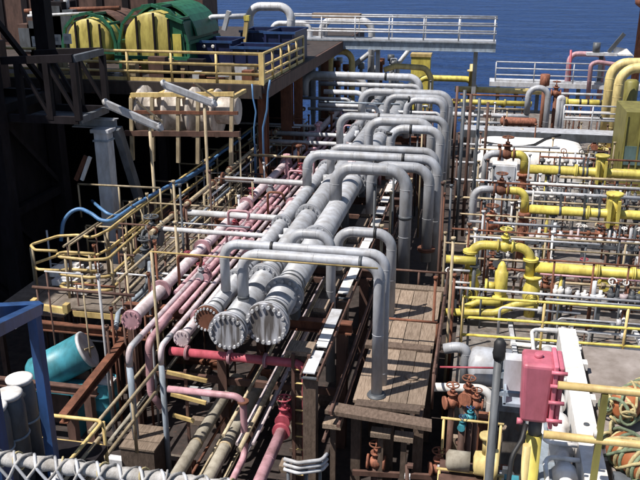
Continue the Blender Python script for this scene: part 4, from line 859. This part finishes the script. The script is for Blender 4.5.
# dark walkway in front of them
a=PY(462,134,33.6);b_=PY(623,136,33.6); z=(a.z+b_.z)/2+.1
t=thing('cross_walkway','dark grey steel walkway crossing behind the white cover','walkway',V(a.x,33.6,ZR))
MB().box((a.x,33.5,z-.3),(b_.x,33.56,z)).obj('fascia',dgrey,t); MB().box((a.x,33.56,z-.05),(b_.x,34.6,z)).obj('floor',grey,t)
for k in range(5): x=a.x+.3+(b_.x-a.x-.6)*k/4; MB().beam((x,34.0,ZR),(x,34.0,z-.05),.12,.12).obj('leg',dgrey,t)
rail('grey triple railing on the dark cross walkway at right',[V(PY(562,130,34.6).x,34.55,z),V(b_.x,34.55,z)],1.0,lgrey,1.3,(1.,.7,.4),.032)
# far railing against the sea
a=PY(495,82,46.5);b_=PY(612,84,46.5); z=(a.z+b_.z)/2
t=thing('far_platform','grey platform slab under the far triple railing','platform',V(a.x,47,ZR)); MB().box((a.x-.3,46.3,z-.25),(b_.x+4,47.8,z)).obj('slab',lgrey,t)
for k in range(4): x=a.x+.2+k*2.2; MB().beam((x,47,ZR),(x,47,z-.25),.2,.2).obj('leg',dgrey,t)
rail('far grey triple railing against the blue sea',[V(a.x,46.4,z),V(b_.x,46.4,z)],1.1,lgrey,2.2,(1.,.68,.36),.035,True)
loopY('pink pipe arch over the far railing',47.2,570,80,54,604,54,66,2.6,pink,zb=2.4,zb2=2.4)
pipe('thin red post pipe at the far railing',[V(PY(571,70,46.8).x,46.8,z),PY(571,50,46.8)],.06,red,n=8)
pipe('pink pipe bending right at the far railing end',[PY(591,70,46)-V(0,0,1.6),PY(591,64,46),PY(598,62,46),PY(625,66,46),PY(626,80,46)-V(0,0,1)],.12,pink)
q=PY(598,52,46.8); t=thing('deck_winch','small dark winch with white fin on the far rail','machine',q-V(0,0,.4)); MB().cbox(q+V(.2,0,-.1),(1.6,.5,.15)).obj('bed',lgrey,t); MB().cyl(q+V(-.1,0,0),q+V(-.1,0,.5),.2,12).obj('motor',dgrey,t)
MB().beam(q+V(.55,0,0),q+V(1.25,0,1.0),.18,.2).obj('jib',dgrey,t); MB().add([q+V(.8,0,-.1),q+V(1.9,0,-.2),q+V(1.5,.1,.2),q+V(.8,.1,.3)],[(0,1,2,3)]).cbox(q+V(1.3,.05,-.12),(1.,.3,.08)).obj('fin',white,t); MB().beam(q+V(.2,0,-1.9),q+V(.2,0,-.15),.2,.2).obj('foot',dgrey,t)
# two big cream bends at the far right edge
for i,(x0,yt,Y) in enumerate(((612,63,38.2),(621,68,36.2))):
    a=PY(x0,yt,Y); pipe(['large cream yellow bend at the right edge, far one','large cream yellow bend at the right edge, near one'][i],[V(a.x,Y,ZR),V(a.x,Y,a.z),V(a.x+4,Y,a.z+.1)],sz(5.0,a),pyellow,fil=.7,fl=(.5,),bolts=0)
# rust mast and olive box
q=PY(637,62,44); t=thing('rust_mast','rust-brown mast with flared head at the top right','mast',(q.x,44,ZR)); MB().lathe((q.x,44,ZR),(0,0,1),[(0,.2),(PY(637,8,44).z-ZR,.19),(PY(637,4,44).z-ZR,.45),(PY(637,-4,44).z-ZR,.5)],14).obj('pole',orange,t)
a=PY(627,112,30.5);b_=PY(627,166,30.5); t=thing('olive_container','olive green container with pale window at the right edge','container',(a.x+1.2,31.5,ZR))
MB().box((a.x,30.5,ZR),(a.x+3,33,a.z)).obj('body',olive,t); MB().box((a.x+.08,30.46,b_.z+.05),(a.x+1.5,30.5,b_.z+.75)).obj('window',glassm,t)
for k in range(5): MB().box((a.x+.0+.5*k,30.44,ZR+1.),(a.x+.06+.5*k,30.458,a.z-.05)).obj('rib',olive,t)
mono(MB().lathe(PY(632,82,37),(0,0,1),[(-3.5,.3),(0,.3),(.1,.2)],14),'olive_tank',olive,'olive tank standing behind the cream bends','tank')
# white rounded cover
a=PY(474,165,31.0);b_=PY(587,166,31.0); zt=PY(530,136,32.4).z-.15
t=thing('white_cover','large white rounded cover behind the third manifold row','cover',((a.x+b_.x)/2,32,ZR))
n=26; ring=[]
def rr_(x0,x1,y0,y1,z,rad):
    out=[]
    for cx,cy,s in ((x1-rad,y0+rad,-90),(x1-rad,y1-rad,0),(x0+rad,y1-rad,90),(x0+rad,y0+rad,180)):
        for k in range(6): th=R_(s+18*k); out.append((cx+rad*math.cos(th),cy+rad*math.sin(th),z))
    return out
Ls=[rr_(a.x,b_.x,30.3,33.2,ZR,.5),rr_(a.x,b_.x,30.3,33.2,zt-.55,.5),rr_(a.x+.03,b_.x-.05,30.33,33.17,zt-.3,.5),rr_(a.x+.12,b_.x-.2,30.5,33.0,zt-.1,.5),rr_(a.x+.3,b_.x-.5,30.8,32.8,zt,.5)]
vs=[p for l in Ls for p in l]; m=24
fs=[(k*m+i,k*m+(i+1)%m,(k+1)*m+(i+1)%m,(k+1)*m+i) for k in range(4) for i in range(m)]; mb=MB().add(vs,fs,True); mb.f.append([4*m+i for i in range(m)]); mb.sm.append(True)
mb.obj('shell',white,t)
MB().box((a.x+.05,30.28,ZR+.35),(b_.x-.05,30.3,ZR+.45)).obj('rub_strip',dgrey,t)
pipe('black hose lying in an arc over the white cover',[PZ(482,142,zt+.03),PZ(500,145,zt+.03),PZ(520,147,zt+.04),PZ(534,145,zt+.04),PZ(545,139,zt+.04),PZ(560,135,zt+.04)],.05,black,name='hose',cat='hose',fil=.8,n=8)
t=thing('white_cabinet','square white cabinet left of the third row yellow elbow','cabinet',PY(505,175,27)); q=PY(505,172,26.6)
MB().box((q.x-.42,26.6,ZR),(q.x+.38,27.1,q.z+.25)).obj('case',white,t); MB().box((q.x-.36,26.57,ZR+.2),(q.x+.32,26.6,q.z+.2)).obj('door',lgrey,t)

# yellow railing in front of the manifolds
rail('bright yellow railing in front of the nearest manifold row',[V(-.12,16.45,1.95-.45),V(6.8,16.7,1.5)],1.42,yellow,1.75,(1.,.66,.36),.032,pm=cream)
mono(MB().box((-.1,16.3,1.505),(7.5,16.42,1.62)),'yellow_kerb',cream,'yellow kerb strip under the bright yellow railing','kerb')
rail('worn cream railing between the first and second manifold rows',[V(-.15,20.9,1.5),V(6,21.1,1.5)],1.35,dcream,2.2,(1.,.5),.03)
# pale pipes and channel strips on the grey deck, near side
for i,(y,m_,r) in enumerate(((15.2,lgrey,.06),(15.5,white,.05),(15.9,grey,.07),(17.4,lgrey,.05),(17.1,white,.06))):
    pipe('pale pipe lying crosswise on the grey deck below the yellow railing',[V(.2+.2*i,y,1.5+r),V(7,y,1.5+r)],r,m_,group='pale deck pipes',n=8)
for i in range(3): mono(MB().beam((1.2+1.5*i,14.4,1.56),(1.0+1.45*i,18.4,1.56),.1,.1),'deck_channel',lgrey,'pale channel strip running lengthwise over the deck pipes','channel','channels on the grey deck')
# thin cross pipes and racks amid the rows
thin=[(452,230,640,239,20.5,1.0,rusty),(445,246,640,252,19.6,.9,dcream),(470,238,600,243,20.0,1.2,lgrey),(540,262,640,264,18.2,1.0,rusty),(455,290,640,299,17.9,1.4,lgrey),
 (480,184,640,188,25.4,1.1,rusty),(500,193,640,196,24.6,2.0,lgrey),(455,200,640,204,24.2,1.1,dcream),(530,185,640,187,25.0,1.4,white),(470,222,560,226,21.6,1.4,grey),(460,216,640,222,22.1,.9,dcream),
 (470,150,600,153,29.6,.9,dcream),(460,145,560,147,30.0,1.2,lgrey),(540,158,640,160,29,1.0,rusty),(560,178,640,180,26.6,1.4,dcream),(455,180,520,182,26.2,1.3,lgrey),
 (455,162,480,163,28.6,1.3,grey),(455,108,530,109,38,1.1,dcream),(565,112,625,113,36.6,1.2,white),(565,118,625,119,35.8,1.2,lgrey),(460,95,530,96,40,1.0,rusty),(560,94,620,95,40,1.3,lgrey),
 (465,122,500,123,35,1.5,lgrey),(540,275,640,280,18.4,1.0,pink),(545,300,640,305,17.6,1.2,grey),(452,270,470,271,18.4,1.3,lgrey),(452,282,470,283,18.2,1.2,white)]
for i,(x0,y0,x1,y1,Y,rp,m_) in enumerate(thin):
    a=PY(x0,y0,Y);b_=PY(x1,y1,Y);z=(a.z+b_.z)/2; nm={'rusty_steel':'rust-brown','worn_cream_paint':'worn cream','light_grey_paint':'pale grey','white_paint':'white','grey_paint':'grey','faded_pink_paint':'pink'}[m_.name]
    t=thing('thin_pipe','s','pipe',V(a.x,Y,ZR),'thin '+nm+' pipes among the manifolds'); bucket(t,'thin '+nm+' cross pipe','among the yellow manifold rows','y')
    MB().tube([V(a.x,Y,z),V(b_.x,Y,z)],sz(rp,a),n=8).obj('pipe_run',m_,t)
    for k in (.15,.55,.9): x=a.x+(b_.x-a.x)*k; MB().cyl((x,Y+.02,ZR),(x,Y+.02,z),.025,6).obj('leg',rusty if i%2 else dgrey,t)
def stubrack(label,x0,x1,py,Y,n_,h,cols):
    a=PY(x0,py,Y);b_=PY(x1,py,Y); t=thing('stub_rack',label,'manifold',V(a.x,Y,ZR)); z=a.z
    MB().beam(V(a.x,Y,z-h),V(b_.x,Y,z-h),.08,.1).obj('base_rail',dgrey,t)
    for k in (0,.5,1): x=a.x+(b_.x-a.x)*k; MB().beam((x,Y+.06,ZR),(x,Y+.06,z-h-.02),.08,.08).obj('leg',dgrey,t)
    for k in range(n_):
        x=a.x+(b_.x-a.x)*(k+.5+random.uniform(-.3,.3))/n_; c_=random.choice(cols)
        s=MB().cyl((x,Y,z-h),(x,Y,z+random.uniform(-.3,.12)),random.uniform(.03,.055),8).cyl((x,Y,z-.36),(x,Y,z-.36+random.uniform(.06,.16)),random.uniform(.06,.11),10).obj('stub',c_,t)
        if random.random()<.5: MB().torus((x,Y-.02,z+.08),(random.uniform(-.5,.5),random.uniform(-1,1),.8),random.uniform(.06,.1),.018,12,5).cyl((x,Y,z-.1),(x,Y,z+.1),.015,6).obj('handwheel',random.choice((rusty,black,white)),s)
stubrack('row of small capped stubs below the nearest thick yellow pipe',552,655,280,18.2,13,.55,(palepink,white,dgrey,lgrey))
stubrack('row of small capped stubs in front of the second manifold row',528,645,225,21.9,15,.5,(lgrey,white,grey,palepink))
stubrack('row of small capped stubs behind the second yellow pipe',536,640,186,25.8,14,.5,(lgrey,dgrey,white,rusty))
stubrack('row of small capped stubs above the third yellow pipe',538,600,152,29.3,9,.5,(grey,dgrey,white))
stubrack('short row of stubs left of the nearest arch',446,468,272,18.7,4,.5,(rusty,dgrey,lgrey))
for i in range(105):
    x=random.choice((random.uniform(-.2,1.2),random.uniform(.2,7))); y=random.uniform(18.5,38); h=random.uniform(.8,2.3)
    m_=random.choice((rusty,dcream,lgrey,dgrey,dgrey,brown,white)); 
    o=mono(MB().cyl((x,y,ZR),(x,y,ZR+h),.028,8).cyl((x,y,ZR+h),(x,y,ZR+h+.05),.06,8).cbox((x,y,ZR+h*.6),(.1,.1,.06)),'instrument_post',m_,'s','post','instrument posts in the manifold area'); bucket(o,'thin '+cn(m_)+' post',band(y))
for i in range(26):
    x=random.uniform(0,6.5); y=random.choice((20.0,21.6,24.6,26.8,30,36.2,38.4))+random.uniform(-.4,.4); z=random.uniform(1.75,2.2)
    k_=random.choice(('orange','rusty','grey','yellow','dark','teal')); o=valve(k_,(x,y,z),random.uniform(.2,.34),random.choice((0,1.57)),'s','small valves in the manifold area'); bucket(o,'small '+k_+' valve',band(y))
    o=mono(MB().cyl((x,y,ZR),(x,y,z-.05),.05,8),'valve_stand',dgrey,'s','stand','low valve stands'); bucket(o,'low dark valve stand',band(y))
for i in range(18):
    x=random.uniform(.2,6.8); y=random.uniform(19.5,37); s=random.uniform(.2,.45)
    t=thing('junction_box','s','box',(x,y,ZR),'equipment boxes in the manifold area')
    m_=random.choice((white,lgrey,grey,wood,palepink)); bucket(t,'small '+cn(m_)+' equipment box',band(y)); MB().box((x-s,y-.15,ZR),(x+s,y+.15,ZR+s*1.3)).obj('case',m_,t); MB().box((x-s*.8,y-.17,ZR+.08),(x+s*.8,y-.152,ZR+s*1.1)).obj('door',lgrey,t)
for i in range(90):
    x=random.uniform(-.1,5); y=random.uniform(17.0,37); z=random.uniform(1.58,2.3); l_=random.uniform(.8,3.2); m_=random.choice((rusty,rusty,lgrey,dgrey,dcream,white,brown)); ax=V(1,0,0) if i%3 else V(0,1,0)
    t=thing('deck_line','s','pipe',V(x,y,ZR),'deck lines in the manifold area'); bucket(t,'short '+cn(m_)+' deck line',band(y))
    P=[V(x,y,ZR),V(x,y,z),V(x,y,z)+ax*l_]; 
    if i%2: P.append(V(*(P[-1]))-V(0,0,z-ZR))
    MB().tube(P,random.uniform(.02,.05),.1,8,4).obj('tube',m_,t); MB().cyl(P[2]-ax*.1-V(0,0,z-ZR),P[2]-ax*.1,.02,6).obj('leg',brown,t)
    q=P[1]+ax*l_*.5; MB().cyl(q-ax*.05,q+ax*.05,.085,10).obj('flange',m_,t)
# pipes at the left border of the grey deck (tall dark uprights)
for i,px in enumerate((455,462,468,476,484,459)):
    Y=random.uniform(24,33); a=PY(px,130+8*i,Y); o=mono(MB().cyl((a.x,Y,ZR),(a.x,Y,PY(px,86+4*i,Y).z),.05,8).cbox((a.x,Y,PY(px,100+4*i,Y).z),(.3,.08,.1)),'tall_post',random.choice((rusty,dgrey,brown)),'tall dark post between the loop stack and the manifolds','post','tall posts beside the manifolds'); bucket(o,'tall dark post','between the loop stack and manifolds')
# ================================================================== lower middle right
Yb=14.6
a=PY(449,345,Yb);pipe('grey pipe elbow bending down right of the timber walkway',[PY(444,349,Yb),PY(456,347,Yb),PY(466,349,Yb),V(PY(467,360,Yb).x,Yb,ZR)],.11,grey,fil=.35)
a=PY(432,387,13.5);b_=PY(492,389,13.5); pipe('white horizontal pipe above the copper valves',[a,b_,b_-V(0,0,1.4)],.085,white)
t=thing('grey_tank','dark grey tank lying right of the grey elbow','tank',V(.3,14,0)); a=PY(468,365,14.0);b_=PY(500,366,14.0)
MB().lathe(V(a.x,14.0,a.z),(1,0,0),[(0,.1),(.06,.34),(.14,.38),(b_.x-a.x+.2,.38)],20).obj('shell',grey,t); MB().box((a.x+.15,13.9,0),(a.x+.35,14.1,a.z-.3)).obj('saddle',dgrey,t)
pipe('thin red line in front of the dark grey tank',[PY(440,367,13.55),PY(498,368,13.55)],.02,red,n=8)
for i,(px,py,s,k_,rz) in enumerate([(452,402,.27,'orange',.4),(468,396,.28,'orange',1.2),(476,404,.22,'orange',0),(470,417,.16,'teal',.5),(462,426,.15,'teal',1.4),(438,468,.28,'orange',.3)]):
    q=PY(px,py,13.0-.1*i); valve(k_,q,s,rz,['copper valve nearest the walkway under the white pipe','tall copper valve in the middle under the white pipe','small copper valve at right under the white pipe','blue-green valve below the copper valves','small blue-green valve above the yellow pump','copper valve low beside the timber walkway'][i]); mono(MB().cyl((q.x,q.y,0),(q.x,q.y,q.z-.05),.06,8),'valve_stand',brown,'brown stand under the copper valve cluster','stand','stands of the copper valves')
q=PY(470,462,11.6); t=thing('yellow_pump','yellow pump with grey motor at the bottom right of centre','pump',(q.x,11.6,0))
MB().lathe((q.x+.05,11.6,q.z),(1,0,0),[(0,.1),(.03,.2),(.3,.22),(.33,.26),(.4,.26)],16).obj('casing',pyellow,t); MB().lathe((q.x-.4,11.6,q.z),(1,0,0),[(0,.1),(.04,.17),(.4,.17)],16).obj('motor',beige,t)
MB().box((q.x-.5,11.3,0),(q.x+.5,11.9,q.z-.22)).obj('base',brown,t); MB().cyl((q.x+.25,11.6,q.z+.2),(q.x+.25,11.6,q.z+.5),.07).cyl((q.x+.25,11.6,q.z+.5),(q.x+.25,11.6,q.z+.56),.13).obj('outlet',pyellow,t)
for i in range(60):
    x=random.uniform(-.4,1.0); y=random.uniform(9.8,13.8); z=random.uniform(.3,2.0); s=random.uniform(.08,.22)
    m_=random.choice((lgrey,rusty,brown,dgrey,orange,wood,teal,pyellow,darksteel)); o=mono(MB().box((x-s,y-s*.6,0),(x+s,y+s*.6,z)) if i%3==0 else MB().cyl((x,y,0),(x,y,z),s*.4,10).cyl((x,y,z-.06),(x,y,z),s*.7,10),'small_fitting',m_,'s','fitting','fittings right of the walkway'); bucket(o,'small '+cn(m_)+' '+('box' if i%3==0 else 'stub')+' fitting','right of the timber walkway')
for i,(y,z,m_) in enumerate(((12.6,2.2,cream),(12.0,1.6,lgrey),(11.5,1.9,cream),(11.0,1.5,dcream))): 
    t=thing('short_rail','short cream rail crossing above the copper valves','railing',V(-.3,y,0),'short rails by the copper valves'); MB().tube([V(-.35,y,z),V(.75,y,z)],.025,n=8).obj('bar',m_,t)
    for x in (-.3,.7): MB().cyl((x,y,0),(x,y,z),.025,8).obj('post',m_,t)
# ================================================================== FOREGROUND RIGHT
# dark lamp post
q=PD(500,345,7.2); t=thing('dark_post','dark grey post with black knob beside the pink box','post',(q.x,q.y,0))
MB().cyl((q.x,q.y,0),(q.x,q.y,q.z-.1),.042,14).obj('shaft',dgrey,t); MB().lathe((q.x,q.y,q.z-.14),(0,0,1),[(0,.05),(.06,.062),(.1,.055),(.16,.055),(.2,.03)],14).obj('knob',black,t)
MB().box((q.x-.02,q.y-.03,q.z-.32),(q.x+.3,q.y+.03,q.z-.26)).box((q.x-.02,q.y-.03,q.z-.5),(q.x+.3,q.y+.03,q.z-.46)).obj('bracket',grey2,t)
w0=PD(514,372,7.15); MB().cbox(w0,(.17,.14,.3)).obj('backing_box',lgrey,t); w1=PD(514,402,7.1); MB().cbox(w1,(.2,.12,.03)).cbox(w1+V(-.085,0,.07),(.02,.12,.14)).obj('tray',grey2,t)
# pink box
c=PD(539,389,7.0); t=thing('pink_box','pink-red cast box with bolt lugs on a yellow post','box',(c.x,c.y,0))
def tap(cx,cy,z0,z1,w0,w1,d0,d1):
    return [(cx-w0,cy-d0,z0),(cx+w0,cy-d0,z0),(cx+w0,cy+d0,z0),(cx-w0,cy+d0,z0),(cx-w1,cy-d1,z1),(cx+w1,cy-d1,z1),(cx+w1,cy+d1,z1),(cx-w1,cy+d1,z1)]
BF=[(3,2,1,0),(4,5,6,7),(0,1,5,4),(1,2,6,5),(2,3,7,6),(3,0,4,7)]
o=MB().add(tap(c.x-.03,c.y,c.z-.27,c.z+.31,.115,.135,.13,.16),BF).obj('body',pinkbox,t); bv=o.modifiers.new('b','BEVEL'); bv.width=.035; bv.segments=3
o=MB().add(tap(c.x+.11,c.y,c.z-.30,c.z+.33,.018,.02,.16,.19),BF).obj('rim',pinkbox,t); bv=o.modifiers.new('b','BEVEL'); bv.width=.012; bv.segments=2
o=MB().add(tap(c.x+.155,c.y,c.z-.28,c.z+.31,.022,.024,.14,.17),BF).obj('cover',pinkbox,t); bv=o.modifiers.new('b','BEVEL'); bv.width=.015; bv.segments=2
for z in (-.2,-.02,.14,.27):
    MB().cyl((c.x+.07,c.y-.17-.03*(z+.3),c.z+z),(c.x+.2,c.y-.17-.03*(z+.3),c.z+z),.018,8).obj('bolt_lug',pinkbox,t)
MB().cyl((c.x-.03,c.y,c.z+.3),(c.x-.03,c.y,c.z+.345),.035,10).obj('plug',pinkbox,t)
MB().cyl((c.x-.12,c.y-.1,c.z-.28),(c.x-.17,c.y-.1,c.z-.28),.03,10).obj('gland',pinkbox,t)
MB().cyl((c.x,c.y,0),(c.x,c.y,c.z-.45),.07,12).obj('post',yellow,t); MB().cyl((c.x,c.y,c.z-.46),(c.x,c.y,c.z-.26),.06,12).obj('neck',dgrey,t)
pipe('black cable drooping from the bottom of the pink box',[PD(526,424,7.0),PD(522,440,6.95),PD(512,456,6.9),PD(508,485,6.9),PD(506,560,6.9)],.022,black,name='cable',cat='cable',fil=.2,n=8)
q=PD(527,445,6.9); mono(MB().cyl((q.x,q.y,0),q,.035,10),'yellow_stub_post',pyellow,'thin pale yellow post left of the pink box post','post')
q=PD(492,412,8.5); mono(MB().cyl((q.x,q.y,0),q,.03,8),'cream_pole',cream,'slim cream pole left of the dark post','pole')
# near cream rails
a=PD(558,385,6.6); b_=PD(760,400,6.6); z=a.z; z2=PD(548,447,6.6).z
t=thing('near_railing','thick cream two-bar railing at lower right','railing',V(a.x,a.y,z2-.5))
for zz,x0 in ((z,a.x),(z2,PD(545,447,6.6).x)): MB().tube([V(x0,a.y,zz),V(b_.x,a.y,zz)],.034,n=14).obj('rail_bar',cream,t)
q=PD(604,390,6.6); MB().beam(V(q.x,a.y,5.475),V(q.x,a.y,z-.034),.05,.06).obj('post',olive,t);
q2=V(q.x+1.3,a.y,5.475); MB().beam(q2,V(q2.x,a.y,z-.034),.05,.06).obj('post',olive,t)
MB().cyl(V(q.x-.02,a.y,z2+.03),V(q.x-.02,a.y,z2+.1),.03,8).obj('fitting',white,t)
# white channel and ribbed duct beside the platform
t=thing('white_channel','white box channel running along the taupe platform edge','channel',(1.2,7.5,5.3))
MB().box((1.13,3.2,5.3),(1.34,9.6,5.55)).obj('channel',white,t)
for y in (6.9,7.9,8.7): MB().box((1.345,y,5.45),(1.4,y+.12,5.53)).obj('lug',white,t)
MB().cyl((1.24,7.35,5.55),(1.24,7.35,5.56),.03,10).obj('hole_plug',dgrey,t)
for y in (3.6,9.3): MB().beam((1.24,y,0),(1.24,y,5.3),.16,.16).obj('leg',dgrey,t)
t=thing('grey_trunking','blue-grey trunking under the white ribbed duct','trunking',(.95,7,5.0)); MB().box((.72,3.2,5.0),(1.12,9.4,5.1)).obj('floor',grey2,t); MB().box((.72,3.2,5.105),(.75,9.4,5.22)).obj('lip',lgrey,t)
for y in (3.6,9.0): MB().beam((.92,y,0),(.92,y,5.0),.12,.12).obj('leg',dgrey,t)
t=thing('ribbed_duct','white ribbed duct lying left of the white channel','duct',(.97,7,5.1)); pr=[]
for k in range(13):
    y=.45*k; pr+=[(y,.07),(y+.02,.115),(y+.16,.115),(y+.18,.07),(y+.43,.07)]
MB().lathe((.99,3.4,5.40),(0,1,0),pr,16).obj('duct',white,t)
for k in range(6): MB().box((.9,3.7+.9*k,5.102),(1.08,3.76+.9*k,5.34)).obj('saddle',lgrey,t)
t=thing('white_tube_guard','white bent tube guard round the ribbed duct','guard',(.85,7,5.2))
for y0,y1 in ((5.2,6.75),(7.0,8.3),(8.5,9.55)): MB().tube([V(1.12,y0,5.52),V(.84,y0,5.52),V(.80,y0+.12,5.52),V(.80,y1-.1,5.52),V(.84,y1,5.52),V(1.12,y1,5.52)],.024,.08,10).obj('guard_tube',white,t)
# orange float wrapped in rope net on the platform
A=PZ(612,352,5.62); A=V(2.0,8.0,5.66); 
for i,(p0,p1,lab) in enumerate([(PD(622,376,8.1),PD(668,352,8.6),'orange float wrapped in green and straw rope, far one'),(PD(617,402,7.6),PD(672,440,7.0),'orange float wrapped in green and straw rope, near one')]):
    p0.z=p1.z=5.58; d=(p1-p0).normalized(); Lf=(p1-p0).length; _,aa,bb=MB().frame((0,0,0),d)
    t=thing('rope_float',lab,'float',V(p0.x,p0.y,5.4)); MB().lathe(p0,d,[(0,.05),(.05,.12),(.12,.165),(Lf-.1,.165),(Lf,.1)],20).obj('float',float_o,t)
    for k in range(9):
        h=.02+k*.075; q=p0+d*h; rad=.17+(0.0 if h>.12 else -.04); wob=random.uniform(-.5,.5)
        MB().torus(q,(d+aa*.25*wob+bb*random.uniform(-.2,.2)),rad,.02,18,6).obj('rope_turn',(rope_g,rope_y)[k%2],t)
    for k in range(6):
        th=k*1.047; P=[p0+d*(-.03+.1*j)+(aa*math.cos(th+.5*j)+bb*math.sin(th+.5*j))*(.185 if j else .09) for j in range(7)]
        MB().tube(P,.016,.05,6).obj('rope_strand',(rope_y,rope_g)[k%2],t)
    for k in range(5):
        th=random.uniform(0,6.28); q=p0+d*.02+(aa*math.cos(th)+bb*math.sin(th))*.13
        MB().torus(q-d*.02,(d+aa*random.uniform(-1,1)+bb*random.uniform(-1,1)),.07,.015,12,5).obj('rope_loop',(rope_y,rope_g)[k%2],t)
# ================================================================== FOREGROUND LEFT: wrapped rail and net
a=PZ(0,459,7.5);b_=PZ(205,484,7.5); x0=a.x-1.3; x1=b_.x+.8; yy=(a.y+b_.y)/2
t=thing('netted_rail','cloth-wrapped grey rail with rope netting at the bottom left corner','railing',V(x0,yy,6.4))
prof=[]; L_=x1-x0; k=0
while k*.05<L_: prof.append((k*.05,.037+.006*math.sin(k*1.9)+random.uniform(-.003,.003))); k+=1
MB().lathe(V(x0,yy,7.5),(1,0,0),prof,16).obj('wrapped_rail',cloth,t)
for x in (x0+.1,(x0+x1)/2,x1-.1): MB().cyl((x,yy,6.4),(x,yy,7.47),.03,10).obj('post',lgrey,t)
s_=.118; n=int(L_/s_)
for k in range(n+1):
    x=x0+k*s_
    if random.random()<.75: MB().torus((x+random.uniform(-.03,.03),yy,7.5),(1,random.uniform(-.5,.5),random.uniform(-.8,.8)),.046,.006,14,6).obj('lashing',(rope_y,cloth)[k%2],t)
    for sg in (1,-1):
        P=[V(x-sg*s_*.45,yy+.03,7.53),V(x-sg*s_*.2,yy-.015,7.546),V(x,yy-.052,7.51)]
        for j in range(1,8): P.append(V(x+sg*s_*.5*j+random.uniform(-.014,.014),yy-.05+random.uniform(-.012,.012),7.50-.075*j+random.uniform(-.01,.01)))
        MB().tube(P,.0085,.03,6,3).obj('net_strand',lgrey if sg>0 else cloth,t)
flush()
same = {}
for o in scn.objects:
    if o.parent is None and 'label' in o: same.setdefault(o['label'], []).append(o)
for lab, L in same.items():
    if len(L) < 2 or len(lab.split()) > 12: continue
    xs = [o.matrix_basis.translation.x for o in L]; ys = [o.matrix_basis.translation.y for o in L]
    byx = max(xs)-min(xs) >= max(ys)-min(ys)
    L.sort(key=lambda o: o.matrix_basis.translation.x if byx else o.matrix_basis.translation.y)
    for i, o in enumerate(L): o['label'] = ORD[i]+(' from left, ' if byx else ' from front, ')+lab
# unused prototypes and bookkeeping
for o in list(VP.values()):
    if not o['used']:
        for c_ in list(o.children): bpy.data.objects.remove(c_)
        bpy.data.objects.remove(o)
for o in scn.objects:
    if 'used' in o: del o['used']
